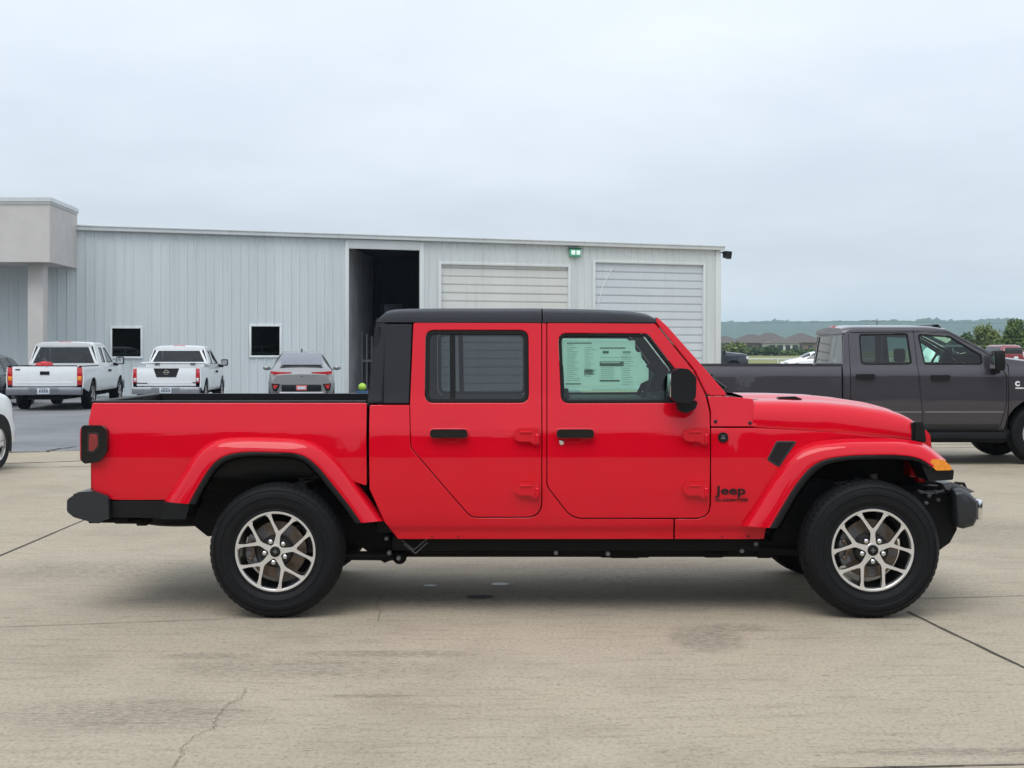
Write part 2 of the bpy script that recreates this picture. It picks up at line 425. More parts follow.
def asphalt(t, b):
    tc = t.nodes.new('ShaderNodeTexCoord').outputs['Object']
    c = ramp(t, noise(t, tc, 0.5, 5), [(0.3, (0.16, 0.165, 0.175)), (0.7, (0.225, 0.23, 0.24))])
    c = mixc(t, c, ramp(t, noise(t, vecscale(t, tc, 0.5, 5, 1), 1.3, 5), [(0.35, (0.6, 0.6, 0.6)), (0.55, G1), (1, G1)]), 0.7, 'MULTIPLY')
    c = mixc(t, c, ramp(t, noise(t, tc, 40, 2), [(0.3, (0.7, 0.7, 0.7)), (0.7, (1.2, 1.2, 1.2))]), 0.7, 'MULTIPLY')
    t.links.new(c, b.inputs['Base Color']); b.inputs['Roughness'].default_value = 0.85
ASPH = ramp_mat("worn_asphalt", asphalt)
def grass(t, b):
    tc = t.nodes.new('ShaderNodeTexCoord').outputs['Object']
    c = ramp(t, noise(t, vecscale(t, tc, 0.6, 1, 1), 0.05, 6, 0.7), [(0.3, (0.11, 0.15, 0.045)), (0.5, (0.20, 0.21, 0.07)), (0.7, (0.32, 0.29, 0.12))])
    c = mixc(t, c, ramp(t, noise(t, tc, 0.9, 4), [(0.3, (0.6, 0.6, 0.6)), (0.7, (1.15, 1.15, 1.1))]), 0.8, 'MULTIPLY')
    t.links.new(c, b.inputs['Base Color']); b.inputs['Roughness'].default_value = 0.95
GRAS = ramp_mat("dry_meadow", grass)
def wood(t, b):
    tc = t.nodes.new('ShaderNodeTexCoord').outputs['Object']
    c = ramp(t, noise(t, tc, 0.02, 8, 0.75), [(0.35, (0.022, 0.045, 0.022)), (0.65, (0.055, 0.085, 0.036))])
    t.links.new(c, b.inputs['Base Color']); b.inputs['Roughness'].default_value = 1.0; b.inputs['Specular IOR Level'].default_value = 0.1
HILL = ramp_mat("wooded_hillside", wood)

# ground: one sheet to the foot of the hills
mb = MB(); rings = []
for r in (0.5, 10, 40, 80, 125, 140, 180, 230, 320, 500, 900, 1800, 3000, 4050):
    rings.append([(r * math.cos(a), r * math.sin(a) - D0, ground_z(r * math.cos(a), r * math.sin(a) - D0)) for a in np.linspace(0, 2 * math.pi, 97)])
mb.loft(rings); tag(mb.build("ground", GRAS), kind='structure')
# hills round the horizon, woods along the crest
mb = MB(); na = 5200; rng = np.random.RandomState(3)
def fnoise(a, seed):
    r = np.random.RandomState(seed); s = 0
    for f, w in ((3, .35), (7, .3), (17, .2), (41, .1), (90, .05)):
        s = s + w * np.sin(a * f + r.rand() * 6.28)
    return s
A = np.linspace(0, 2 * math.pi, na, endpoint=False)
crest = 58 + 5.0 * fnoise(A, 5)
bump = np.repeat(rng.rand(na // 4), 4) * 3.0 + np.repeat(rng.rand(na // 2), 2) * 2.0 + rng.rand(na) * 1.2
bump += (np.repeat(rng.rand(na // 10), 10) > 0.82) * 5.0 * rng.rand(na)
rows = []
for k, (rr, hf, bf) in enumerate(((2350, 0.0, 0), (2500, 0.12, .3), (2650, 0.30, .5), (2800, 0.52, .6), (2920, 0.74, .7), (3010, 0.92, .9), (3060, 1.0, 1.0), (3120, 0.98, .9), (3500, 0.5, .3), (3900, 0.0, 0))):
    j = np.roll(bump, 37 * k) * bf
    zz = 0.5 + crest * hf + j
    rows.append([(rr * math.sin(a), rr * math.cos(a) - D0, z) for a, z in zip(A, zz)] )
for r_ in rows: r_.append(r_[0])
mb.loft(rows); tag(mb.build("hills", HILL, smooth=False), kind='structure')
# concrete lot and asphalt yard (flush sheets, 4 mm steps)
mb = MB(); mb.quad((-60, -45, 0), (75, -45, 0), (75, 112, 0), (-60, 112, 0)); tag(mb.build("concrete_lot", CONC), kind='structure')
def GP(px, py):
    d = CH * FPX / (py - HZ); return ((px - 512) * d / FPX, d - D0)
mb = MB(); e0 = GP(0, 452); e1 = GP(300, 448)
mb.prism([(-60, e0[1] - 0.5), (e0[0], e0[1]), (e1[0] + 6, e1[1] + 1.2), (e1[0] + 6, 48), (-60, 48)], 0, -0.004)
o = mb.build("asphalt_yard", ASPH); o.data.transform(Matrix(((1, 0, 0, 0), (0, 0, 1, 0), (0, -1, 0, 0.0), (0, 0, 0, 1)))); tag(o, kind='structure')
# joints and cracks in the slab: thin ribbons of dark grit
JNT = pbr("joint_grit", (0.060, 0.052, 0.042), rough=0.95, var=0.4, vscale=15)
def ribbon(mb, pts, w, z=0.004, jit=0.0):
    P = smoothpath([(p[0], p[1]) for p in pts], max(8, len(pts) * 10), 1)
    P[1:-1] += np.random.RandomState(len(pts)).randn(len(P) - 2, 2) * jit
    for i in range(len(P) - 1):
        a, b = Vector(P[i]), Vector(P[i + 1]); d = (b - a).normalized(); n = Vector((-d.y, d.x)) * w * random.uniform(.35, .65)
        mb.quad((a.x - n.x, a.y - n.y, z), (b.x - n.x, b.y - n.y, z), (b.x + n.x, b.y + n.y, z), (a.x + n.x, a.y + n.y, z))
mb = MB()
def ext(a, b, ka, kb):
    return (a[0] + (a[0] - b[0]) * ka, a[1] + (a[1] - b[1]) * ka), (b[0] + (b[0] - a[0]) * kb, b[1] + (b[1] - a[1]) * kb)
ribbon(mb, ext(GP(908, 612), GP(1024, 668), 0.0, 2.0), 0.020, jit=0.002)
ribbon(mb, ext(GP(0, 556), GP(80, 522), 2.0, 0.6), 0.020, jit=0.002)
ribbon(mb, ext(GP(0, 627.5), GP(125, 623), 1.5, 1.0), 0.006, jit=0.002)
ribbon(mb, ext(GP(922, 599), GP(1024, 596), 0.2, 3.0), 0.008, jit=0.002)
ribbon(mb, ext(GP(0, 464), GP(80, 461), 2, 1), 0.05, jit=0.03)
ribbon(mb, ext(GP(15, 468), GP(88, 466.5), 2, 1), 0.03, jit=0.01)
ribbon(mb, [GP(5, 453), GP(45, 452), GP(60, 449), GP(75, 447)], 0.06, z=0.009, jit=0.03)
ribbon(mb, ext(GP(930, 767), GP(1024, 765), 2, 2), 0.012, jit=0.001)
ribbon(mb, ext(GP(930, 448), GP(1024, 447), 1, 3), 0.05, jit=0.01)
ribbon(mb, ext(GP(930, 444.5), GP(1024, 444.0), 1, 3), 0.04, jit=0.01)
tag(mb.build("slab_joints", JNT), kind='structure')
mb = MB()
ribbon(mb, [GP(*p) for p in ((172, 772), (178, 760), (183, 754), (181, 748), (190, 742), (194, 736), (206, 732), (214, 729), (216, 719), (222, 712), (226, 706), (239, 700), (246, 692), (244, 688))], 0.0024, jit=0.004)
ribbon(mb, [GP(*p) for p in ((378, 622), (380, 612), (376, 604), (382, 596))], 0.0032, jit=0.003)
tag(mb.build("slab_cracks", pbr("crack_grit", (0.13, 0.112, 0.09), rough=.95, var=.3, vscale=15)), kind='structure')
mb = MB(); WSP = pbr("white_ground_spot", (0.72, 0.73, 0.73), rough=0.6, var=0.1, vscale=20)
for px, py, a in ((430, 586, .045), (500, 584.5, .06)):
    x, y = GP(px, py)
    mb.add((lambda b: (b.faces.new([b.verts.new((x + a * (1 + .12 * math.sin(3 * k)) * math.cos(k / 20 * 6.2832), y + a * .9 * math.sin(k / 20 * 6.2832), .004)) for k in range(20)]), b)[1])(bmesh.new()))
tag(mb.build("white_ground_spots", WSP), kind='structure')  # small flat white discs on the slab
mb = MB(); x, y = GP(480, 597)
mb.add((lambda b: (b.faces.new([b.verts.new((x + .09 * math.cos(k / 20 * 6.2832), y + .06 * math.sin(k / 20 * 6.2832), .0036)) for k in range(20)]), b)[1])(bmesh.new()))
tag(mb.build("oil_spot", JNT), kind='structure')

# ================================================================== metal building
DA, DB = 47.5, 57.1
ax, bx_ = (77 - 512) * DA / FPX, (723 - 512) * DB / FPX
UA = Vector((ax, DA - D0, 0)); UB = Vector((bx_, DB - D0, 0)); UL = (UB - UA).length
bang = math.atan2(UB.y - UA.y, UB.x - UA.x)
def fu(px):                                        # place along the front wall seen at a picture column
    k = (px - 512) / FPX; d = (UB - UA) / UL
    return (k * DA - ax) / (d.x - k * d.y)
def fz(px, py):
    d = DA + (UB - UA).y / UL * fu(px); return CH - (py - HZ) * d / FPX
def metalwall(base, var):
    def f(t, b):
        tc = t.nodes.new('ShaderNodeTexCoord').outputs['Object']
        c = ramp(t, noise(t, vecscale(t, tc, 1.2, 1, .12), 1.0, 5), [(0.3, tuple(x * (1 - var) for x in base)), (0.7, tuple(x * (1 + var) for x in base))])
        c = mixc(t, c, ramp(t, noise(t, vecscale(t, tc, 6, 1, .25), 1.0, 4), [(0.28, (0.86, 0.85, 0.82)), (0.45, G1), (1, G1)]), 0.6, 'MULTIPLY')
        t.links.new(c, b.inputs['Base Color']); b.inputs['Roughness'].default_value = 0.42
    return f
SIDM = ramp_mat("pale_blue_steel_siding", metalwall((0.578, 0.633, 0.645), .06))
TRIM = ramp_mat("white_steel_trim", metalwall((0.63, 0.66, 0.66), .04))
BDM1 = ramp_mat("cream_door_steel", metalwall((0.66, 0.665, 0.63), .04))
BDM2 = ramp_mat("white_door_steel", metalwall((0.58, 0.625, 0.66), .04))
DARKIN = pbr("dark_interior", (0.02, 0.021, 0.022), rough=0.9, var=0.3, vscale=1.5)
bld = thing("metal_building", "long low pale blue steel shop building with white bay doors and one open dark bay", "building", (UA.x, UA.y, 0), bang)
ZE = fz(77, 226)
def ribwall(mb, u0, u1, z0, z1, pitch=0.305, y=0.0):
    """vertical ribbed sheet: trapezoid ribs standing 32 mm proud"""
    us = [u0]; pr = [y]; k = math.ceil(u0 / pitch)
    while k * pitch < u1 - 0.07:
        c = k * pitch
        if c > u0 + 0.07:
            us += [c - .045, c - .018, c + .018, c + .045]; pr += [y, y - .028, y - .028, y]
        k += 1
    us.append(u1); pr.append(y)
    mb.loft([[(u, p, z0) for u, p in zip(us, pr)], [(u, p, z1) for u, p in zip(us, pr)]])
o0, o1 = fu(348.5), fu(419.5); d0, d1 = fu(441), fu(568); g0, g1 = fu(595), fu(703); rEnd = fu(720)
zop = fz(384, 249.5); zd = fz(505, 266); zg = fz(650, 264)
w1 = (fu(112), fu(140.5), fz(126, 356.5), fz(126, 328.5)); w2 = (fu(251), fu(279.5), fz(265, 355.5), fz(265, 326.5))
zt = ZE - 0.12
mb = MB()
ribwall(mb, -9, w1[0], 0, zt); ribwall(mb, w1[0], w1[1], 0, w1[2]); ribwall(mb, w1[0], w1[1], w1[3], zt)
ribwall(mb, w1[1], w2[0], 0, zt); ribwall(mb, w2[0], w2[1], 0, w2[2]); ribwall(mb, w2[0], w2[1], w2[3], zt); ribwall(mb, w2[1], o0 - .12, 0, zt)
mb.build("front_siding", SIDM, bld, ang=20)
mb = MB()
ribwall(mb, o1 + .02, d0, 0, zt); ribwall(mb, d0, d1, zd, zt); ribwall(mb, d1, g0, 0, zt); ribwall(mb, g0, g1, zg, zt); ribwall(mb, g1, rEnd - .15, 0, zt)
mb.build("bay_siding", ramp_mat("pale_grey_steel_siding", metalwall((0.60, 0.63, 0.625), .04)), bld, ang=20)
mb = MB()                                           # end and back walls, low roof
mb.box(rEnd - .05, rEnd, 0.02, 16, 0, zt); mb.box(-9, rEnd, 15.9, 16.0, 0, zt); mb.box(-9, -8.95, .02, 15.9, 0, zt)
mb.build("end_wall", SIDM, bld)
mb = MB(); mb.hexa([(-9.1, -.15, ZE - .04), (rEnd + .1, -.15, ZE - .04), (rEnd + .1, 8, ZE + .45), (-9.1, 8, ZE + .45), (-9.1, -.15, ZE), (rEnd + .1, -.15, ZE), (rEnd + .1, 8, ZE + .49), (-9.1, 8, ZE + .49)])
mb.hexa([(-9.1, 8, ZE + .45), (rEnd + .1, 8, ZE + .45), (rEnd + .1, 16.1, ZE - .04), (-9.1, 16.1, ZE - .04), (-9.1, 8, ZE + .49), (rEnd + .1, 8, ZE + .49), (rEnd + .1, 16.1, ZE), (-9.1, 16.1, ZE)])
mb.build("roof", TRIM, bld)
mb = MB()                                           # gutter, corner and opening trims
mb.box(-9.1, rEnd + .12, -.20, -.04, ZE - .15, ZE + .02, bevel=.02); mb.box(-9.1, rEnd + .12, -.235, -.20, ZE - .02, ZE + .03, bevel=.008)
mb.box(rEnd - .22, rEnd + .02, -.05, .02, 0, ZE - .16, bevel=.01)
mb.box(o0 - .14, o0, -.06, .06, 0, ZE - .16, bevel=.01); mb.box(o1, o1 + .16, -.05, .05, 0, ZE - .16, bevel=.01)
mb.box(o0, o1, -.05, .05, zop, ZE - .16, bevel=.01)
for a, b, z in ((d0, d1, zd), (g0, g1, zg)):
    mb.box(a - .10, a, -.05, .10, 0, z + .1, bevel=.01); mb.box(b, b + .10, -.05, .10, 0, z + .1, bevel=.01); mb.box(a, b, -.05, .10, z, z + .10, bevel=.01)
mb.build("wall_trim", TRIM, bld)
SLG = pbr("slat_shadow_grey", (.30, .31, .31), rough=.7)
for a, b, z, m in ((d0, d1, zd, BDM1), (g0, g1, zg, BDM2)):
    mb = MB(); pts = []; k = 0; zz = 0.0
    while zz < z - .001:
        h = .31
        pts += [(0.070, zz), (0.070, zz + .02), (0.061, zz + .035), (0.061, min(z, zz + h - .02)), (0.070, min(z, zz + h))]
        zz += h; k += 1
    mb.loft([[(a, p, q) for p, q in pts], [(b, p, q) for p, q in pts]])
    dr = mb.build("bay_door", m, bld, ang=20)
    mb = MB()
    for k in range(1, 17):
        if .31 * k < z - .03: mb.box(a, b, .056, .0605, .31 * k - (.009 if k % 3 else .016), .31 * k + .006)
    mb.build("panel_gap", SLG, dr)
mb = MB(); mb.tube([(g0 + .9, .03, zg), (g0 + .35, .02, zg - .9), (g0 + .15, .02, zg - 1.6)], .012); mb.build("pull_rope", PAP, bld)
# dark bay interior
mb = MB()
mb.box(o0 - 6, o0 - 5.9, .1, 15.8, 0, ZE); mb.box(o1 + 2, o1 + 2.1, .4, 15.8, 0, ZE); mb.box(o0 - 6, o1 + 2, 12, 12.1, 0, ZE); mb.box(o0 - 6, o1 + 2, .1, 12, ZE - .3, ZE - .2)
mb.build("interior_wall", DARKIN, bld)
mb = MB(); mb.hexa([(o0 - .02, .06, 0), (o0 + 2.6, 5.6, 0), (o0 + 2.5, 5.65, 0), (o0 - .09, .1, 0), (o0 - .02, .06, zop + .1), (o0 + 2.6, 5.6, zop + .1), (o0 + 2.5, 5.65, zop + .1), (o0 - .09, .1, zop + .1)]); mb.build("slanted_bay_wall", pbr("grimy_liner", (.26, .27, .28), rough=.8, var=.2, vscale=1.2), bld)  # wall added at a slant so a lit gradient shows, fading inwards
mb = MB(); mb.box(o0 + 2.6, o0 + 3.4, 4, 4.6, 0, 3.4, bevel=.05); mb.build("tall_cabinet", pbr("cabinet_grey", (.06, .065, .075), rough=.4), bld)

mb = MB()
for k in range(5): mb.box(o0 + 1.35 + k * .2, o0 + 1.41 + k * .2, 3.0, 3.06, 0, 2.3 - .1 * k)
mb.box(o0 + 1.3, o0 + 2.3, 3.02, 3.12, 1.1, 1.2)
mb.build("stored_rack", pbr("dusty_steel", (0.22, 0.22, 0.23), rough=0.5), bld)
for w in (w1, w2):
    mb = MB(); a, b, c, d = w; t_ = .07
    mb.box(a - t_, b + t_, -.06, .04, d, d + t_, bevel=.008); mb.box(a - t_, b + t_, -.06, .04, c - t_, c, bevel=.008)
    mb.box(a - t_, a, -.06, .04, c, d, bevel=.008); mb.box(b, b + t_, -.06, .04, c, d, bevel=.008)
    wf = mb.build("window", pbr("white_window_frame", (.74, .77, .78), rough=.4) if 'white_window_frame' not in MATS else MATS['white_window_frame'], bld)
    mb = MB(); mb.box(a, b, .0, .01, c, d); mb.build("pane", GLB2, wf)
    mb = MB(); mb.box(a - .3, b + .3, 1.4, 1.45, c - .5, d + .5); mb.box(a + .1, b, .6, .9, c - .05, c + .12, mi=1, bevel=.04); mb.box(a, b - .25, .5, .55, c + .30, c + .325, mi=1); mb.box(a + .5, a + .53, .5, .55, c, c + .3, mi=1); mb.build("room_and_reflection_bars", [DARKIN, PAP], wf)  # pale bars in the dark room stand in for reflections in the pane
# wall lamp between the bay doors and floodlight on the far corner
u, z = fu(574), fz(574, 253)
GRN = pbr("green_lamp_body", (0.10, 0.42, 0.24), rough=.4); LMP = pbr("lamp_face", (0.75, 0.82, 0.80), rough=.3, emit=(.75, 1, .9, .25))
wl = tag(empty("wall_lamp", (UA.x + math.cos(bang) * u, UA.y + math.sin(bang) * u, z), bang), "green framed white wall lamp above the gap between the bay doors", "lamp")
mb = MB(); mb.box(-.24, .24, -.16, -.05, -.16, .16, bevel=.03); mb.build("housing", GRN, wl)
mb = MB(); mb.box(-.19, -.02, -.175, -.155, -.08, .09, bevel=.01); mb.box(.03, .19, -.175, -.155, -.08, .09, bevel=.01); mb.build("lens", LMP, wl)
mb = MB(); mb.box(-.26, .26, -.20, -.04, .16, .20, bevel=.01); mb.build("visor", pbr("dark_green", (.03, .10, .07), rough=.5), wl)
u, z = fu(724), fz(724, 254)
fl = tag(empty("floodlight", (UA.x + math.cos(bang) * u, UA.y + math.sin(bang) * u, z), bang), "black floodlight sticking out from the far right corner under the eave", "lamp")
mb = MB(); mb.tube([(-.15, 0, .05), (.05, 0, .05)], .03); mb.build("arm", BLK, fl)
mb = MB(); mb.prism([(.02, -.14), (.26, -.20), (.30, .10), (.02, .12)], -.14, .14, bevel=.02); mb.build("housing", BLK, fl)

# stucco canopy with round-edged column, left
STU = pbr("beige_stucco", (0.545, 0.52, 0.495), rough=.9, var=.05, vscale=2, bump=.2, bscale=60)
CAP = pbr("parapet_cap_metal", (0.62, 0.64, 0.64), rough=.4, metal=.3)
DCn = 44.0
cx = (50 - 512) * DCn / FPX; ztop = CH - (198.5 - HZ) * DCn / FPX; zbot = CH - (262 - HZ) * DCn / FPX
can = thing("entrance_canopy", "square beige stucco canopy on a column at the left end of the blue building", "canopy", (cx, DCn - D0, 0), 0)
wx, wy = UA.x - cx + .02, UA.y - (DCn - D0)
mb = MB(); b = bmesh.new()
poly = [(-14, -.25), (-.03, 0), (0, .03), (wx, wy - .03), (wx - .6, wy + 1.5), (-14, wy + 1.5)]
mb.add((lambda b: ([b.faces.new([b.verts.new((p[0], p[1], zbot)) for p in poly]), b.faces.new([b.verts.new((p[0], p[1], ztop)) for p in poly])], b)[1])(b))
mb.loft([[(p[0], p[1], zbot) for p in poly], [(p[0], p[1], ztop) for p in poly]], closed=True); mb.build("fascia", STU, can, ang=10)
mb = MB(); pc = [(p[0] + (.05 if i in (1, 2, 3) else 0), p[1] - (.05 if i < 3 else 0)) for i, p in enumerate(poly)]
for z0, z1 in ((ztop - .1, ztop + .03),):
    mb.loft([[(p[0], p[1], z0) for p in pc], [(p[0], p[1], z1) for p in pc]], closed=True)
    mb.add((lambda b: (b.faces.new([b.verts.new((p[0], p[1], z1)) for p in pc]), b)[1])(bmesh.new()))
mb.loft([[(p[0], p[1], ztop - .16) for p in pc[:4]], [(p[0], p[1], ztop - .13) for p in pc[:4]]])
mb.build("parapet_cap", CAP, can, ang=20)
mb = MB(); px0 = (27.5 - 512) * (DCn + .6) / FPX - cx; px1 = (43 - 512) * (DCn + .6) / FPX - cx
mb.box(px0, px1, .6, .6 + (px1 - px0), 0, zbot + .05, bevel=.02); mb.build("column", STU, can)

# ================================================================== far things on the right
LEAF = {}
def leafmat(name, c0, c1):
    def f(t, b):
        g = t.nodes.new('ShaderNodeNewGeometry')
        c = ramp(t, g.outputs['Random Per Island'], [(0.0, c0), (1.0, c1)])
        t.links.new(c, b.inputs['Base Color']); b.inputs['Roughness'].default_value = 0.7; b.inputs['Specular IOR Level'].default_value = 0.2
    return ramp_mat(name, f)
LFG = leafmat("mid_green_leaf", (0.030, 0.060, 0.014), (0.110, 0.170, 0.040))
LFD = leafmat("dark_green_leaf", (0.018, 0.040, 0.014), (0.060, 0.105, 0.032))
LFY = leafmat("pale_green_leaf", (0.060, 0.090, 0.022), (0.190, 0.230, 0.075))
BARK = pbr("bark", (0.10, 0.075, 0.055), rough=.9, var=.3)
def crown_mesh(blobs, n, size, mb, rs):
    b = bmesh.new(); tot = sum(r[3] * r[4] for r in blobs)
    for (bx, by, bz, rx, rz) in blobs:
        for _ in range(int(n * rx * rz / tot)):
            d = Vector((rs.randn(), rs.randn(), rs.randn())).normalized() * (rs.rand() ** 0.4) * (1 + .25 * rs.randn() * .6)
            p = Vector((bx + d.x * rx, by + d.y * rx, bz + d.z * rz))
            u = Vector((rs.randn(), rs.randn(), rs.randn())).normalized(); w = u.orthogonal().normalized(); s = size * (.5 + rs.rand())
            b.faces.new([b.verts.new(p + u * s), b.verts.new(p + w * s * .6), b.verts.new(p - u * s), b.verts.new(p - w * s * .6)])
    mb.add(b)
def tree(px, pybase, D, H, blobs, lf, label, n=5000, size=.15, name="tree", cat="tree", group=None, trunk=True, seed=1):
    rs = np.random.RandomState(seed); x = (px - 512) * D / FPX; y = D - D0
    t = thing(name, label, cat, (x, y, ground_z(x, y)), 0, group)
    mb = MB(); crown_mesh(blobs, n, size, mb, rs); mb.build("crown", lf, t, smooth=False)
    if trunk:
        mb = MB(); mb.tube([(0, 0, -.1), (.03, 0, H * .3), (-.05, .05, H * .62)], [H * .03, H * .022, H * .008])
        for k in range(5):
            a = k * 1.3; mb.tube([(0.02, 0, H * (.25 + .07 * k)), (math.cos(a) * H * .14, math.sin(a) * H * .14, H * (.42 + .07 * k))], [H * .012, H * .004], n=6)
        mb.build("trunk", BARK, t)
    return t
def blobset(H, W, k, seed, cone=.6, z0=.15):
    rs = np.random.RandomState(seed); out = []
    for i in range(k):
        f = (i + .5) / k; r = W * (1 - cone * f) * .5
        for j in range(3):
            a = rs.rand() * 6.28; out.append((math.cos(a) * r * .75, math.sin(a) * r * .75, H * (z0 + (1 - z0) * f * .93), r * (.5 + .35 * rs.rand()), H / k * (.75 + .4 * rs.rand())))
    return out
DT = 120.0; sT = FPX / DT
tree(1014, 0, DT, 4.3, blobset(4.25, 4.0, 6, 3, .75), LFG, "tall pointed green tree above the dark red vehicle at the right edge", seed=4, group="trees along the lot edge")
tree(985, 0, DT + 4, 3.4, blobset(3.6, 4.3, 5, 8, .7), LFY, "shorter light green tree left of the tall pointed tree", seed=5, group="trees along the lot edge")
tree(967, 0, DT + 14, 2.7, blobset(2.8, 2.6, 4, 9, .5), LFD, "low dark bushy tree farthest left of the lot edge trees", seed=6, group="trees along the lot edge")
tree(1036, 0, DT + 6, 3.8, blobset(3.8, 3.6, 5, 12, .6), LFG, "broad green tree beside the tall pointed tree, cut by the frame edge", seed=9, group="trees along the lot edge")
# houses beyond the meadow
HR = pbr("brown_shingle_roof", (0.105, 0.094, 0.088), rough=.9, var=.15, vscale=2)
HW1 = pbr("tan_brick_wall", (0.20, 0.155, 0.125), rough=.9); HW2 = pbr("white_house_wall", (0.62, 0.62, 0.60), rough=.8); HW3 = pbr("grey_house_wall", (0.22, 0.21, 0.20), rough=.8)
HWIN = pbr("house_window", (0.05, 0.06, 0.07), rough=.2)
DH = 310.0
def house(px, D, w, dpt, hw_, hr_, wall, label, rz=0.0, nwin=4):
    x = (px - 512) * D / FPX; y = D - D0
    t = thing("house", label, "house", (x, y, ground_z(x, y)), rz, "houses beyond the meadow")
    mb = MB(); mb.box(-w / 2, w / 2, 0, dpt, -.2, hw_); wo = mb.build("wall", wall, t)
    mb = MB(); e = .5; rl = max(0.5, w / 2 - dpt / 2 * .9)
    b = bmesh.new(); v = [b.verts.new(p) for p in ((-w / 2 - e, -e, hw_), (w / 2 + e, -e, hw_), (w / 2 + e, dpt + e, hw_), (-w / 2 - e, dpt + e, hw_), (-rl, dpt / 2, hw_ + hr_), (rl, dpt / 2, hw_ + hr_))]
    for q in ((0, 1, 5, 4), (1, 2, 5), (2, 3, 4, 5), (3, 0, 4), (3, 2, 1, 0)): b.faces.new([v[i] for i in q])
    mb.add(b); r = mb.build("roof", HR, t, smooth=False)
    for k in range(nwin):
        c = -w / 2 + w * (k + .5) / nwin; mb = MB()
        if k == nwin // 2: mb.box(c - .5, c + .5, -.05, .0, 0, 2.1); mb.build("door", HWIN, t)
        else: mb.box(c - .6, c + .6, -.05, .0, .9, 2.1); mb.build("window", HWIN, t)
house(727, DH + 30, 9, 9, 2.7, 1.7, HW3, "brown roofed house nearest the corner of the blue building, half hidden by a round bush")
house(755, DH, 10, 9, 2.6, 1.9, HW1, "brown roofed house behind the dark shrubs, left of the white walled house")
house(772, DH + 40, 10, 9, 3.0, 2.3, HW1, "brown roofed house set back between its neighbours, peak of its roof highest")
house(784, DH - 10, 6.5, 8, 2.5, 1.1, HW2, "small white walled house with dark windows behind the shrubs")
house(805, DH + 10, 10, 10, 2.7, 2.2, HW1, "brown roofed brick house next to the cab of the grey pickup")
house(836, DH + 30, 11, 10, 2.7, 2.2, HW3, "brown roofed grey house hidden behind the grey pickup's cab")
for i, (px, D, w, h, lf, lab) in enumerate(((735, 262, 4.2, 3.2, LFY, "round pale green bush right of the blue building's corner"), (758, 280, 5.0, 2.1, LFD, "dark green shrub in front of the brown roofed houses"), (770, 275, 3.4, 2.2, LFD, "dark green shrub left of the leafy green shrub before the houses"),
                                            (784, 278, 4.4, 1.1, LFG, "leafy mid green shrub in front of the white walled house"), (796, 282, 4.2, 1.7, LFD, "low dark shrub right of the white walled house"), (746, 284, 4, 1.6, LFG, "low green shrub between the round pale bush and the dark shrubs"), (811, 284, 4, 1.5, LFG, "low green shrub beside the grey pickup's rear glass"))):
    h *= .8
    tree(px, 0, D, h, [(x * w * .3, 0, h * .5, w * .3, h * .5) for x in (-1, 0, 1)] + [(0, 0, h * .6, w * .3, h * .45)], lf, lab, n=500, size=.35, name="shrub", cat="shrub", group="shrubs before the houses", trunk=False, seed=20 + i)
# white rail at the far edge of the lot
fx = (740 - 512) * 128 / FPX
fe = thing("rail_fence", "low white rail along the far edge of the lot in front of the meadow", "fence", (fx, 128 - D0, ground_z(fx, 128 - D0)))
mb = MB(); mb.box(0, 14, -.04, .04, .75, .87); mb.build("rail", TRIM, fe)
for k in range(5): mb = MB(); mb.box(k * 3.4, k * 3.4 + .1, -.05, .05, 0, .9); mb.build("post", TRIM, fe)
# utility pole on the skyline
D = 640; px_ = (877 - 512) * D / FPX
up = thing("utility_pole", "distant wooden utility pole with crossarm rising above the hills", "utility pole", (px_, D - D0, ground_z(px_, D - D0)))
mb = MB(); mb.tube([(0, 0, -1), (0, 0, 15.3)], [.3, .22]); mb.build("pole", BARK, up)
mb = MB(); mb.box(-3.2, 3.2, -.15, .15, 14.0, 14.35); mb.build("crossarm", BARK, up)
mb = MB()
for s in (-3, 3):
    for q in (-60, 60): mb.tube([(s, 0, 14.4), (s + q * .5, 0, 13.4), (s + q, 0, 13.1)], .05, n=4)
mb.build("wires", INK, up)

# unseen trees added behind the camera to darken low reflections on the paint
rs = np.random.RandomState(31); mb = MB(); b = bmesh.new()
for _ in range(6500):
    a = rad(180 + rs.uniform(-78, 78)); r = 44 + rs.rand() * 7; hgt = 7.4 + 2.2 * math.sin(a * 19) + 1.7 * math.sin(a * 47 + 1) + 1.2 * math.sin(a * 91 + 2)
    p = Vector((r * math.sin(a), r * math.cos(a), hgt * rs.rand() ** .8)); u = Vector((rs.randn(), rs.randn(), rs.randn())).normalized(); q = u.orthogonal().normalized(); k = .5 + .7 * rs.rand()
    b.faces.new([b.verts.new(p + u * k), b.verts.new(p + q * k), b.verts.new(p - u * k), b.verts.new(p - q * k)])
mb.add(b); tag(mb.build("added_tree_belt", LFD, smooth=False), kind='stuff')
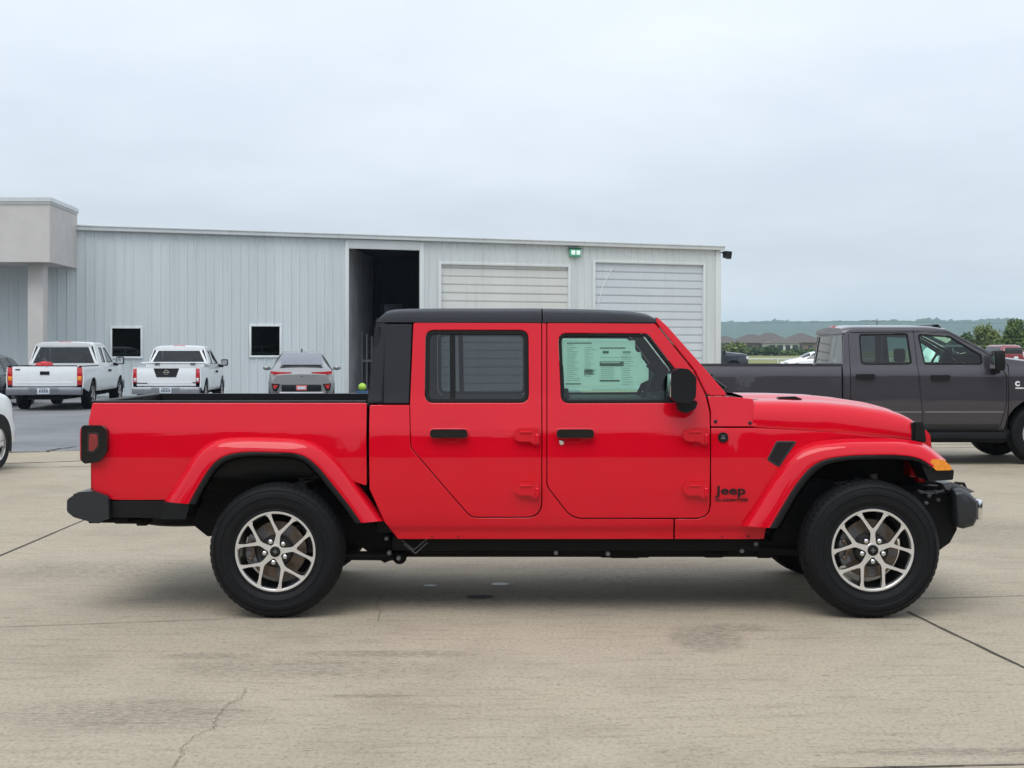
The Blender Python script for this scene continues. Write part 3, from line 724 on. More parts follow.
# ================================================================== wheels
TYRE_ME = {}
def wheel(parent, x, y, z, R, width, rimR, style, rot=0.0, side=-1, name="wheel", proto=None, caliper=True, steer=0.0):
    """axle along local Y, outer face towards -Y"""
    w = empty(name, (x, y, z), (0 if side == -1 else math.pi) + steer, parent)
    if proto:
        for c in proto.children:
            o = c.copy(); COL.objects.link(o); o.parent = w; o.rotation_euler = (0, rot if c.name.split('.')[0] in ('rim', 'hub_cap', 'lug_nut') else 0, 0)
        return w
    mb = MB(); W = width; rb = rimR
    prof = [(rb * .985, .035), (rb * 1.0, .016), (rb * 1.03, .008), (rb * 1.07, .010), (rb * 1.13, .0015), (rb * 1.20, -.0045), (rb * 1.21, -.0005), (R * .80, -.002), (R * .81, -.007), (R * .86, -.005), (R * .865, -.001), (R * .905, .004), (R * .912, .000), (R * .945, .012), (R * .972, .026), (R * .985, .042)]
    for g in (.27, .5, .73):
        c = W * g; prof += [(R * .998, c - .009), (R * .975, c - .006), (R * .975, c + .006), (R * .998, c + .009)]
    prof += [(R * .985, W - .042), (R * .95, W - .012), (R * .80, W), (rb * 1.1, W), (rb, W - .03)]
    n = 240; b = bmesh.new(); rings = []
    for k in range(n):
        a = 2 * math.pi * k / n; lo = (k % 4 == 0); ring = []
        for i, (r, yy) in enumerate(prof):
            if lo and (13 <= i <= 16 or 27 <= i <= 29): r -= .004
            if (k % 4 == 2) and i in (19, 20, 23, 24): r -= .005
            ring.append(b.verts.new((r * math.cos(a), yy, r * math.sin(a))))
        rings.append(ring)
    for k in range(n):
        A, B = rings[k], rings[(k + 1) % n]
        for i in range(len(prof) - 1): b.faces.new((A[i], B[i], B[i + 1], A[i + 1]))
    mb.add(b); mb.build("tyre", RUB, w, ang=28)
    # rim: machined Y-spokes over a dark barrel
    mb = MB(); k_ = rb / .236
    ring = [(.234, .024), (.2362, .012), (.234, .0085), (.224, .0085), (.2205, .012), (.2195, .05)]
    mb.lathe([(r * k_, yy) for r, yy in ring], 80, 0)
    mb.lathe([(.2195 * k_, .05), (.217 * k_, .10), (.205 * k_, .19), (.212 * k_, W - .02), (.228 * k_, W - .012)], 64, 1)
    if style == 'Y':
        e = Vector((.2105, .0765)); d = (e - Vector((.108, .006))).normalized(); nn = Vector((-d.y, d.x))
        up = [Vector((.034, .0200)), Vector((.066, .0148)), Vector((.092, .0130)), Vector((.106, .0158)), e - d * .042 + nn * .0078, e - d * .014 + nn * .0110, e + nn * .021]
        dn = [e - nn * .020, e - d * .014 - nn * .011, e - d * .045 - nn * .0076, Vector((.136, .0125)), Vector((.1265, .0035))]
        half = up + dn; pts = half + [Vector((p.x, -p.y)) for p in half[::-1]]
        for k in range(5):
            M = Matrix.Rotation(-2 * math.pi * k / 5, 4, 'Y')
            mb.prism([(p.x * k_, p.y * k_) for p in pts], .0095, .045, 0, bevel=.0022, seg=1, M=M, side_mi=1)
        mb.lathe([(.0, .0085), (.040 * k_, .0085), (.0425 * k_, .011), (.0425 * k_, .05)], 32, 0)
        hubn, nutr = 5, .0635
        mb.lathe([(.0, .030), (.088 * k_, .030), (.096 * k_, .04), (.1 * k_, .12)], 40, 1)
    else:
        ns = 6 if style == '6' else 5
        for k in range(ns):
            M = Matrix.Rotation(-2 * math.pi * k / ns, 4, 'Y')
            mb.prism([(p[0] * k_, p[1] * k_) for p in ((.03, -.03), (.10, -.026), (.223, -.042), (.223, .042), (.10, .026), (.03, .03))], .014, .05, 0, bevel=.006, seg=1, M=M, side_mi=1)
        mb.lathe([(.0, .012), (.06 * k_, .012), (.07 * k_, .02), (.07 * k_, .05)], 24, 0)
        hubn, nutr = 5, .05
    rim = mb.build("rim", [SIL, GUN], w); rim.rotation_euler = (0, rot, 0)
    mb = MB(); mb.lathe([(0, .004), (.024 * k_, .004), (.031 * k_, .0065), (.0315 * k_, .02)], 32); mb.box(-.013 * k_, .013 * k_, .002, .006, -.004, .004, 1, bevel=.001); mb.box(-.004, .004, .002, .006, -.013 * k_, .013 * k_, 1, bevel=.001)
    h = mb.build("hub_cap", [BLK, CAL], w); h.rotation_euler = (0, rot, 0)
    for k in range(hubn if style == 'Y' else 0):
        mb = MB(); a = 2 * math.pi * (k + .5) / hubn; c = Matrix.Translation((nutr * k_ * math.cos(a), 0, nutr * k_ * math.sin(a)))
        mb.lathe([(0, .005), (.0065, .005), (.0125, .009), (.0135, .032)], 6 * 2, 0, c); mb.lathe([(.0135, .024), (.019, .024), (.019, .034)], 16, 1, c)
        l = mb.build("lug_nut", [CHR, GUN], w); l.rotation_euler = (0, rot, 0)
    if style == 'Y':
        mb = MB(); mb.lathe([(.085 * k_, .055), (.086 * k_, .09), (.105 * k_, .095), (.168 * k_, .095), (.168 * k_, .118), (.105 * k_, .118)], 64)
        for k in range(5):
            a = 2 * math.pi * k / 5 + .2; mb.box(.10, .16, .094, .0955, -.02, .02, 1, M=Matrix.Rotation(a, 4, 'Y'))
        mb.build("brake_disc", [STL, CAL], w)
        mb = MB(); M0 = Matrix.Rotation(rad(180), 4, 'Y')
        for a in (-24, -8, 9, 25):
            mb.box(.125, .185, .058, .135, -.026, .026, 0, bevel=.010, M=Matrix.Rotation(rad(180 + a), 4, 'Y'))
        mb.tube([(-.15, .055, -.06), (-.135, .052, .0), (-.15, .055, .06)], .011, 8, 1); mb.sphere((-.155, .056, .045), .014, 1, 8); mb.sphere((-.155, .056, -.045), .014, 1, 8)
        if caliper: mb.build("caliper", [CAL, STL], w)
    return w

# ================================================================== the red crew cab pickup
RX, YC = 0.3616, 0.925
def P(px, py, Y):
    d = D0 + Y; return ((px - 512) * d / FPX - RX, Y - YC, CH - (py - HZ) * d / FPX)
_zs = [.40, .462, .50, .528, .60, .75, .95, 1.088, 1.105, 1.26, 1.31, 1.85]
_hs = [.772, .776, .784, .803, .813, .820, .8165, .8055, .801, .763, .750, .655]
def hw(x, z):
    h = float(np.mean(np.interp([z - .012, z - .006, z, z + .006, z + .012], _zs, _hs)))
    t = max(0.0, (x - .90) / 1.15)
    return h - .10 * t ** 1.3
def S(px, py, off=0.0):
    Y = .12
    for _ in range(6):
        x, y, z = P(px, py, Y); Y = YC - hw(x, z) - off
    return (x, z)
def SS(pts): return [S(p[0], p[1]) for p in pts]
def SR(pts, n=6): return SS(rp(pts, n))
truck = thing("pickup_truck", "bright red crew cab off road pickup with black hardtop, side on in the foreground", "pickup truck", (RX, YC, 0))
SIDES = (-1, 1)

# --- wheels
ZW = .392; wy = .925
pr = wheel(truck, 1.744, -wy - .006, ZW + .009, .394, .25, .236, 'Y', rad(-90), -1)
pr2 = wheel(truck, -1.744, -wy, ZW, .394, .25, .236, 'Y', proto=pr, rot=rad(-80))
wf2 = wheel(truck, 1.744, wy, ZW + .009, .394, .25, .236, 'Y', proto=pr, rot=rad(20), side=1)
wheel(truck, -1.744, wy, ZW, .394, .25, .236, 'Y', proto=pr, rot=rad(50), side=1)

for q in (pr, wf2): q.scale = (1.026, 1.0, 1.026)
# --- body shell behind the panels (floor tub, firewall, inner skins)
mb = MB()
def bx(px0, px1, py0, py1, h, mi=0, bev=.02, y0=None, y1=None):
    a = P(px0, py1, .2); b = P(px1, py0, .2)
    mb.box(a[0], b[0], -h if y0 is None else y0, h if y1 is None else y1, a[2], b[2], mi, bevel=bev)
bx(376, 712, 470, 533, .745); bx(376, 712, 402, 472, .720); bx(664, 745, 398, 535, .70, y0=None)
mb.build("cab_floor", DRK, truck)
mb = MB(); bx(745, 918, 440, 500, .42); bx(700, 760, 440, 530, .66); mb.build("engine_bay", DRK, truck)
mb = MB(); bx(96, 366, 440, 494, .52); mb.build("bed_underside", DRK, truck)

# --- corner list of side openings, picture coordinates
RD = [(413.5, 322, 3), (541, 322, 3), (541, 511, 26), (530, 517, 0), (473, 517, 14), (411, 447, 10), (410, 404, 2)]
RD = [(413.5, 322, 3), (541.3, 322, 3), (541.3, 517, 16), (471, 517, 14), (411, 447.5, 12), (410, 404, 0)]
RW = [(425.5, 330, 9), (528.5, 330, 9), (529, 403, 9), (424.5, 403, 9)]
FD = [(547.3, 322, 3), (655, 323.5, 2), (693.5, 371, 0), (705, 394, 6), (709.6, 412, 8), (709.6, 518, 14), (572, 518, 22), (547.3, 486, 14)]
FW = [(558, 333, 9), (648, 333.5, 8), (676, 370, 4), (679, 403, 5), (561, 403.5, 9)]
GAP = .85
cab_out = [(369.5, 405, 3), (409.3, 405, 0), (410.3, 448, 12), (470.6, 518, 14), (542.2, 518, 16), (542.2, 323, 0), (546.4, 323, 0), (546.4, 486.5, 14), (571.6, 519, 22), (673.4, 519.2, 0), (673.4, 539, 0), (398, 539, 0), (384.5, 522, 2), (369.5, 489, 2)]
bed_out = [(92.5, 403, 2), (366.6, 403, 2), (366.6, 486, 2), (352, 481, 10), (330, 461, 20), (308, 452, 20), (234, 451, 20), (212, 461, 20), (192, 489, 10), (187, 500, 0), (113, 500, 10), (93, 492, 10), (89.5, 440, 8), (88.5, 421, 6)]
cowl_out = [(707.3, 396.4, 1), (729, 396.6, 3), (753.2, 399, 2), (757.5, 426.5, 1), (711, 426.5, 1), (710.8, 411, 6)]
fend_out = [(711, 428, 1), (757.5, 428, 0), (800, 430.4, 0), (846, 433.2, 0), (880, 436.5, 0), (913, 440.5, 0), (925, 444, 2), (928, 448, 2), (900, 450, 0), (850, 450, 10), (812, 458, 15), (790, 480, 10), (768, 518, 5), (764, 539, 1), (675, 539, 0), (675, 519.2, 0), (697, 519.2, 3), (704.4, 517.4, 4), (709.2, 512.8, 4), (711, 505, 3)]
apil = [(656.5, 316.5, 2), (668, 327, 4), (699, 362, 0), (728, 395.8, 2), (710.8, 395.8, 0), (706.3, 394, 6), (694.6, 370.5, 0), (656.3, 322.8, 0)]
htop_q = [(384.5, 324, 3), (412, 324, 1), (408.8, 403.5, 1), (383.2, 403.5, 1)]
htop_c = [(376.5, 320, 6), (384, 320.5, 1), (387.2, 324, 0), (382.6, 403.5, 1), (367.5, 403.5, 2), (371, 366, 20)]
sealm = pbr("window_seal", (0.006, 0.0062, 0.007), rough=.55, spec=.2)
for sd_ in SIDES:
    panel("cab_side", hw, SR(cab_out), RED, truck, side=sd_)
    panel("bed_side", hw, SR(bed_out), RED, truck, side=sd_)
    panel("cowl_side", hw, SR(cowl_out), RED, truck, side=sd_, off=.002, xstep=.1)
    panel("front_fender", hw, SR(fend_out), RED, truck, side=sd_, xstep=.08)
    panel("a_pillar", hw, SR(apil), RED, truck, side=sd_, thick=.05, edge=.008, off=.004)
    panel("pillar_trim", hw, SR([(p[0], p[1]) for p in apil]), SEAT, truck, side=sd_, thick=.012, edge=.002, off=-.052)
    panel("hardtop_side", hw, SR(htop_q), TOPM, truck, side=sd_, edge=.006)
    panel("hardtop_corner", hw, SR(htop_c), TOPM, truck, side=sd_, edge=.014, thick=.04)
    for dn, wn, gm in ((RD, RW, GLR), (FD, FW, GLF)):
        front = dn is FD
        d = panel("door", hw, SR(dn), RED, truck, holes=[SR(wn)], side=sd_, edge=.005, thick=.035)
        panel("window_seal", hw, SR(shrink(wn, .3)), sealm, d, holes=[SR(shrink(wn, 4.2 if not front else 3.4))], side=sd_, off=-.007, thick=.02, edge=.004)
        panel("window_pane", hw, SR(shrink(wn, 2.0)), gm, d, side=sd_, off=-.018, thick=.002, edge=0, zstep=.2)
        if not front:                                   # sliding-glass divider
            panel("window_divider", hw, SS([(449.5, 331), (455, 331), (455.5, 402), (450, 402)]), sealm, d, side=sd_, off=-.012, thick=.02, edge=.002)
        panel("door_trim", hw, SR(shrink(dn, 1)), SEAT, d, holes=[SR(shrink(wn, -1))], side=sd_, off=-.05, thick=.01, edge=0)
        # handle on a shallow cup
        hx = 449 if not front else 575
        cup = panel("handle_cup", hw, SR([(hx - 19, 428, 4), (hx + 20, 428, 4), (hx + 20, 438.5, 4), (hx + 9, 439, 3), (hx + 6, 442.5, 3), (hx - 6, 442.5, 3), (hx - 9, 439, 3), (hx - 19, 438.5, 4)]), RED, d, side=sd_, off=.008, thick=.012, edge=.004)
        a, b = S(hx - 18.5, 429), S(hx + 18.5, 437.5); yy = hw(a[0], (a[1] + b[1]) / 2)
        mb = MB(); mb.prism(rp([(a[0], b[1], .02), (b[0], b[1], .02), (b[0], a[1], .022), (a[0], a[1], .022)]), yy + .010, yy + .044, bevel=.013, seg=4); mb.build("handle", GBLK, d, side=sd_)
        if front and sd_ == -1:
            c = S(561.5, 442.5); mb = MB(); mb.lathe([(0, -(hw(*c) + .010)), (.012, -(hw(*c) + .010)), (.016, -(hw(*c) + .006)), (.016, -(hw(*c) - .01))], 20, M=Matrix.Translation((c[0], 0, c[1]))); mb.build("lock", CHR, d)
        for hy in (435.5, 489):
            ex = 540 if not front else 708.5
            H = SS(rp([(ex - 26, hy - 4, 3), (ex - 22, hy - 7.5, 2), (ex - 1, hy - 8, 1), (ex - 1, hy + 9, 1), (ex - 6, hy + 9, 1), (ex - 10, hy + 5.5, 2), (ex - 21, hy + 6, 3), (ex - 26, hy + 2, 3)]))
            hc = np.mean(np.array(H), axis=0); yy = hw(hc[0], hc[1])
            mb = MB(); mb.prism(H, yy - .005, yy + .034, bevel=.016, seg=3)
            a, b = S(ex - 20, hy - 5), S(ex - 8, hy - 2.5); mb.box(a[0], b[0], yy + .026, yy + .042, b[1], a[1], bevel=.006)
            a, b = S(ex - 5, hy - 2), S(ex - .6, hy + 8); mb.box(a[0], b[0], yy + .015, yy + .046, b[1], a[1], bevel=.009, seg=3)
            mb.build("hinge", RED, d, side=sd_)
        if front:                                        # mirror on its sail
            hm = .80
            mb = MB(); q = [P(x, y, YC - .86) for x, y in rp([(669, 372, 4), (677, 368, 4), (686, 368.5, 8), (694, 377, 8), (693, 398, 7), (686, 403, 6), (674, 401.5, 5), (669, 397, 5)])]
            mb.prism([(p[0], p[2]) for p in q], .80, .985, bevel=.045, seg=4)
            a = P(669.5, 400, .04); b = P(671, 372, .04)
            mi = mb.build("mirror", BLK, d, side=sd_)
            mb = MB(); mb.box(a[0] - .006, a[0] + .002, .83, .96, a[2] + .02, b[2] - .01, bevel=.002); mb.build("mirror_glass", CHR, mi, side=sd_)
            mb = MB(); q = [S(x, y) for x, y in rp([(675, 400, 4), (696, 400, 6), (694, 408, 5), (685, 413, 5), (677, 410, 4)])]
            mb.prism(q, .735, .86, bevel=.014, seg=2); mb.build("mirror_arm", BLK, mi, side=sd_)
            panel("mirror_sail", hw, SS([(669.5, 404), (666, 398), (668, 376), (674, 371), (678, 372), (681, 404)]), BLK, d, side=sd_, off=-.004, thick=.012, edge=.003)

# --- window sticker and seat visible through front door glass
st = bpy.data.objects.new("window_sticker", bpy.data.meshes.new("window_sticker"))
bpy.data.objects.remove(st)
def hwin(x, z): return hw(x, z) - .026
stk = panel("window_sticker", hwin, SS([(562, 340.5), (635.5, 340.5), (635.5, 388.5), (564.5, 388.5)]), PAP, truck, side=-1, thick=.001, edge=0, zstep=.3)
panel("window_sticker", hwin, SS([(636.2, 352), (641, 352), (643, 363), (649, 369), (649, 380), (636.2, 386)]), PAP, truck, side=-1, off=-.001, thick=.001, edge=0, zstep=.3)
mbi = []
rs = np.random.RandomState(2)
def inkbar(x0, y0, x1, y1, m=INK, off=.0012):
    mbi.append((SS([(x0, y0), (x1, y0), (x1, y1), (x0, y1)]), m, off))
inkbar(567, 342.6, 592, 343.6); inkbar(567, 344.6, 574, 345.2, INK2); inkbar(600, 347.5, 626, 348.6); inkbar(600, 357.2, 633, 357.7, INK2)
inkbar(600, 361.5, 624, 366.3); inkbar(601, 362.3, 620, 363.1, PAP, .002); inkbar(600, 380, 620, 381.7); inkbar(566, 383.4, 581, 384.6)
inkbar(603, 351, 609, 353.5); inkbar(623, 351.5, 631, 352.6); inkbar(623, 353.5, 631, 354.2, INK2)
for k in range(17): inkbar(567, 347.4 + k * 2.05, 567 + 6 + rs.rand() * 9, 348.0 + k * 2.05, INK2)
for k in range(15): inkbar(585, 347.4 + k * 2.05, 585 + 4 + rs.rand() * 9, 347.9 + k * 2.05, INK2)
for k in range(6): inkbar(601, 367.6 + k * 2.0, 617 - rs.rand() * 5, 368.2 + k * 2.0, INK2)
for k in range(13): inkbar(622, 356.5 + k * 2.3, 622 + 5 + rs.rand() * 7, 357.1 + k * 2.3, INK2)
for k in range(14): inkbar(584 + rs.rand() * 12, 367 + rs.rand() * 8, 585 + rs.rand() * 13, 368 + rs.rand() * 8, INK2)
mb = {}
for pts, m, off in mbi:
    q = [(p[0], -(hwin(*p) + off), p[1]) for p in pts]
    mb.setdefault(m.name, MB()).quad(*q)
for k, v in mb.items(): v.build("print", MATS[k], stk, smooth=False)

# --- hood
hx = [752.5, 790, 830, 857, 890, 905, 916, 922, 925]; hs = [427, 429.4, 431.8, 434.0, 437.2, 439, 440.6, 441.8, 442.8]
ht = [396.8, 397.0, 398.4, 400.8, 405.6, 409.6, 414.5, 420.5, 430]
X = np.linspace(753.2, 925, 46)
rings = []
for px in X:
    ys, yt = np.interp(px, hx, hs), np.interp(px, hx, ht)
    s0 = S(px, ys); zc = P(px, yt, YC - .2)[2]; h = hw(s0[0], s0[1]); z0 = s0[1]; H = zc - z0
    t_ = (px - 752) / 173.0
    half = [(h - .004, z0), (h - .003, z0 + H * .25), (h - .012, z0 + H * .52), (h - .035, z0 + H * .74), (h - .075, z0 + H * .89), (h - .14, z0 + H * .965), (h - .26, z0 + H * .985), (h - .36, z0 + H * .995), (h - .40, z0 + H * 1.0 + .012), (0, z0 + H + .02)]
    rings.append([(s0[0], -a, z) for a, z in half] + [(s0[0], a, z) for a, z in half[-2::-1]])
mb = MB(); mb.loft(rings)
e = rings[-1]; mb.add((lambda b: (b.faces.new([b.verts.new(p) for p in e]), b)[1])(bmesh.new()))
hood = mb.build("hood", RED, truck, ang=50)
# black hood catch at the nose corner, catches, bumpers, washer jets, wipers
for sd_ in SIDES:
    mb = MB(); c = S(912, 421); q = SS(rp([(911, 423, 2), (915, 421.5, 1), (921, 422, 2), (924, 428, 2), (926, 442, 1), (911.5, 441.5, 1)]))
    y0 = hw(*S(918, 434)); mb.prism(q, y0 - .03, y0 + .006, bevel=.005)
    q = SS([(914, 424), (917, 423.5), (916.5, 434), (922, 436), (923, 440), (914, 440)]); mb.prism(q, y0 + .005, y0 + .028, bevel=.006)
    mb.build("hood_catch", BLK, hood, side=sd_)
for px, py in ((715.5, 421.5), (750, 423)):
    c = S(px, py); y0 = -(hw(*c) + .003); M = Matrix.Translation((c[0], 0, c[1]))
    mb = MB(); mb.lathe([(0, y0 - .006), (.008, y0 - .006), (.011, y0 - .002), (.011, y0 + .005)], 16, M=M); mb.build("cowl_bolt", GUN, truck)
mb = MB(); p = P(790, 398.3, .45)
mb.prism([(p[0] - .09, p[2] - .03), (p[0] + .06, p[2] - .03), (p[0] + .07, p[2] - .002), (p[0] + .03, p[2] + .012), (p[0] - .07, p[2] + .008)], p[1] - .02, p[1] + .05, bevel=.006); mb.build("washer_jet", BLK, hood)
mb = MB(); a = P(716, 397, .55); mb.box(a[0], P(752, 397, .55)[0], -.62, .62, a[2] - .05, a[2] - .008, bevel=.006); mb.build("cowl_grille", BLK, truck)
for k, y in enumerate((-.42, .15)):
    mb = MB(); p0 = (P(722, 392, .5)[0], y, P(722, 396, .5)[2]); mb.tube([p0, (p0[0] + .03, y + .02, p0[2] + .045), (p0[0] - .05, y + .1, p0[2] + .11)], .010); mb.tube([(p0[0] - .03, y + .38, p0[2] + .08), (p0[0] - .08, y - .12, p0[2] + .13)], .008); mb.build("wiper", BLK, truck)

# --- windshield, frame header
t0 = P(660, 322, .28); b0 = P(727, 395, .2)
def wsx(z): return t0[0] + (b0[0] - t0[0]) * (t0[2] - z) / (t0[2] - b0[2])
zT, zB = t0[2] - .01, b0[2] + .02
def wsq(z, off=0): return hw(0, z) - .055
mb = MB(); mb.quad((wsx(zT) - .012, -wsq(zT), zT), (wsx(zT) - .012, wsq(zT), zT), (wsx(zB) - .012, wsq(zB), zB), (wsx(zB) - .012, -wsq(zB), zB)); mb.build("windshield", GLF, truck)
mb = MB(); mb.hexa([(wsx(zT) - .05, -.64, zT - .02), (wsx(zT) + .012, -.64, zT - .03), (wsx(zT) + .012, .64, zT - .03), (wsx(zT) - .05, .64, zT - .02), (wsx(zT) - .06, -.63, zT + .025), (wsx(zT) - .01, -.63, zT + .02), (wsx(zT) - .01, .63, zT + .02), (wsx(zT) - .06, .63, zT + .025)], bevel=.01); mb.build("windshield_header", RED, truck)

# --- hardtop roof in two pieces with a joint
def roof(px0, px1, name):
    rx = [376, 380, 385, 392, 405, 450, 540, 600, 630, 645, 652, 657.5]; rt = [320, 314.6, 312, 310.8, 310.2, 309.8, 309.8, 311.0, 312.6, 314.4, 316.0, 319]
    rings = []
    for px in np.linspace(px0, px1, max(6, int((px1 - px0) / 7))):
        zt_ = P(px, np.interp(px, rx, rt), .32)[2]; x, zb = S(px, 322.2 if px < 655 else 322.5); h = hw(x, zb); H = max(.012, zt_ - zb)
        half = [(h - .03, zb), (h + .003, zb), (h - .002, zb + H * .30), (h - .010, zb + H * .55), (h - .028, zb + H * .78), (h - .06, zb + H * .94), (h - .11, zb + H), (h - .25, zb + H + .014), (0, zb + H + .024)]
        rings.append([(x, -a, z) for a, z in half] + [(x, a, z) for a, z in half[-2::-1]])
    mb = MB(); mb.loft(rings)
    for e in (rings[0], rings[-1]): mb.add((lambda b: (b.faces.new([b.verts.new(p) for p in e]), b)[1])(bmesh.new()))
    return mb.build(name, TOPM, truck, ang=40)
roof(376.5, 541.6, "hardtop_roof"); roof(542.8, 657.5, "hardtop_roof")
# drip rail shadow line under the roof edge, rear wall of hardtop with glass
for sd_ in SIDES: panel("drip_rail", hw, SS([(398, 320.6), (654, 321.4), (654, 323.4), (398, 322.6)]), sealm, truck, side=sd_, off=.001, thick=.02, edge=.001)
bt, bb = P(376.5, 318, .3), P(367.5, 403, .2)
def bwx(z): return bt[0] + (bb[0] - bt[0]) * (bt[2] - z) / (bt[2] - bb[2])
mb = MB(); zt2, zb2 = bt[2], bb[2] - .02
def bq(z, h, o=0): return [(bwx(z) + o, -h, z), (bwx(z) + o, h, z)]
def slab(z0, z1, h0, h1, y0=None, t=.03, mat=0):
    pass
za_, zb_ = 1.36, 1.71
for (z0, z1, ya, yb) in ((zb2, za_, -.74, .74), (zb_, zt2, -.655, .655), (za_, zb_, -.70, -.55), (za_, zb_, .55, .70)):
    mb.hexa([(bwx(z0), ya, z0), (bwx(z0) + .03, ya, z0), (bwx(z0) + .03, yb, z0), (bwx(z0), yb, z0), (bwx(z1), ya, z1), (bwx(z1) + .03, ya, z1), (bwx(z1) + .03, yb, z1), (bwx(z1), yb, z1)])
mb.build("hardtop_rear_wall", TOPM, truck)
mb = MB(); mb.quad((bwx(za_) + .015, -.56, za_), (bwx(za_) + .015, .56, za_), (bwx(zb_) + .015, .56, zb_), (bwx(zb_) + .015, -.56, zb_)); mb.build("rear_window", GLR, truck)

# --- interior: seats, dash, wheel, rear bench, sill trims
mb = MB()
def seat(x, y, w=.5, h=.62):
    mb.box(x - .25, x + .28, y - w / 2, y + w / 2, .78, .94, bevel=.05)
    M = Matrix.Translation((x - .25, y, .9)) @ Matrix.Rotation(rad(-12), 4, 'Y')
    mb.box(-.07, .07, -w / 2, w / 2, 0, h, bevel=.05, M=M)
    mb.box(-.05, .05, -.13, .13, h + .03, h + .22, bevel=.04, M=M)
xs_ = P(612, 400, .4)[0]; seat(xs_, -.38); seat(xs_, .38)
xr_ = P(470, 400, .4)[0]
mb.build("front_seat", SEAT, truck); mb = MB(); seat(xr_ - .12, 0, 1.35, .54); mb.build("rear_seat", SEAT, truck)
mb = MB(); a = P(672, 406, .4); mb.box(a[0], a[0] + .35, -.68, .68, .95, 1.29, bevel=.05); mb.box(xs_ - .3, a[0], -.12, .12, .75, 1.0, bevel=.04); mb.build("dashboard", SEAT, truck)
mb = MB(); c = Vector((a[0] - .12, .38, 1.24)); ax_ = Vector((-.9, 0, .42)).normalized(); u = Vector((0, 1, 0)); v = ax_.cross(u)
mb.tube([c + (u * math.cos(t) + v * math.sin(t)) * .19 for t in np.linspace(0, 2 * math.pi, 25)], .016, 8); mb.tube([c + u * .18, c - u * .18], .02); mb.build("steering_wheel", SEAT, truck)
mb = MB()
for px in (417, 538, 551): 
    p = P(px, 330, .3); mb.box(p[0] - .035, p[0] + .035, -.62, -.60, 1.24, 1.74); mb.box(p[0] - .035, p[0] + .035, .60, .62, 1.24, 1.74)
for px in (545,): p = P(px, 330, .3); mb.tube([(p[0], -.56, 1.2), (p[0], -.53, 1.70), (p[0], .53, 1.70), (p[0], .56, 1.2)], .03)
p0, p1 = P(392, 330, .3), P(655, 330, .3); mb.box(p0[0], p1[0] - .1, -.6, .6, 1.735, 1.745)
mb.build("cabin_trim", SEAT, truck)

# --- bed: floor, front wall, tailgate, black rail caps
xa, xb = P(93, 403, .2)[0], P(366, 403, .2)[0]; zr_ = P(200, 403, .16)[2]
mb = MB(); mb.box(xa + .05, xb, -.70, .70, .80, .83); mb.box(xb - .04, xb, -.72, .72, .83, zr_ - .02); mb.box(xa + .1, xb - .3, -.74, -.56, .8, 1.02, bevel=.05); mb.box(xa + .1, xb - .3, .56, .74, .8, 1.02, bevel=.05); mb.build("bed_liner", BLK, truck)
for sd_ in SIDES:
    mb = MB(); z0 = zr_ - .002; y0 = hw(0, zr_)
    mb.prism([(xa, z0), (xb, z0), (xb, z0 + .013), (xa + .015, z0 + .013), (xa - .005, z0 + .006)], y0 - .085, y0 - .004, bevel=.008); mb.prism([(xa + .02, z0 - .1), (xb - .02, z0 - .1), (xb - .02, z0), (xa + .02, z0)], y0 - .085, y0 - .065)
    mb.build("bed_rail_cap", BLK, truck, side=sd_)
mb = MB(); zt3 = zr_ - .004
mb.prism([(xa - .02, .72), (xa + .04, .72), (xa + .04, zt3), (xa - .01, zt3), (xa - .022, zt3 - .05)], -.70, .70, bevel=.008); tg = mb.build("tailgate", RED, truck)
mb = MB(); mb.box(xa - .035, xa - .015, -.12, .12, 1.08, 1.15, bevel=.006); mb.build("handle", BLK, tg)
mb = MB(); mb.box(xa - .012, xa + .05, -.68, .68, zt3 - .002, zt3 + .016, bevel=.006); mb.build("tailgate_cap", BLK, tg); mb = MB(); mb.box(xa + .041, xa + .06, -.70, .70, .80, zt3 - .004); mb.build("tailgate_liner", BLK, tg)

# --- tail lamps
for sd_ in SIDES:
    y0 = hw(P(93, 440, .1)[0], 1.05)
    q = [P(x, y, .10) for x, y in rp([(82.6, 427, 2), (85, 425, 3), (103, 425.2, 6), (108.4, 430, 6), (108.4, 451, 5), (101, 461.5, 8), (86, 463.5, 3), (82.4, 460, 2)])]
    mb = MB(); mb.prism([(p[0], p[2]) for p in q], y0 - .17, y0 + .045, bevel=.012, seg=3); hl = mb.build("tail_lamp", GBLK, truck, side=sd_)
    q = [P(x, y, .06) for x, y in rp([(88.5, 434, 1.5), (97, 434, 2), (97.3, 446, 3), (93, 451, 2), (88.3, 451, 1.5)])]
    mb = MB(); mb.prism([(p[0], p[2]) for p in q], y0 + .03, y0 + .049, bevel=.004); mb.build("side_lens", LENRD, hl, side=sd_)
    mb = MB(); q = [P(x, y, .06) for x, y in rp([(86.8, 432.2, 2), (98.5, 432.2, 2), (99, 447, 3), (94, 452.8, 2), (86.6, 452.8, 2)])]; mb.prism([(p[0], p[2]) for p in q], y0 + .03, y0 + .0465, bevel=.003); mb.build("lens_bezel", GUN, hl, side=sd_)
    a, b = P(79.0, 461.0, .07), P(84.5, 427.5, .07)
    mb = MB(); mb.box(a[0], b[0] + .01, y0 - .15, y0 + .041, a[2], b[2], bevel=.012); mb.build("rear_lens", LENR, hl, side=sd_)

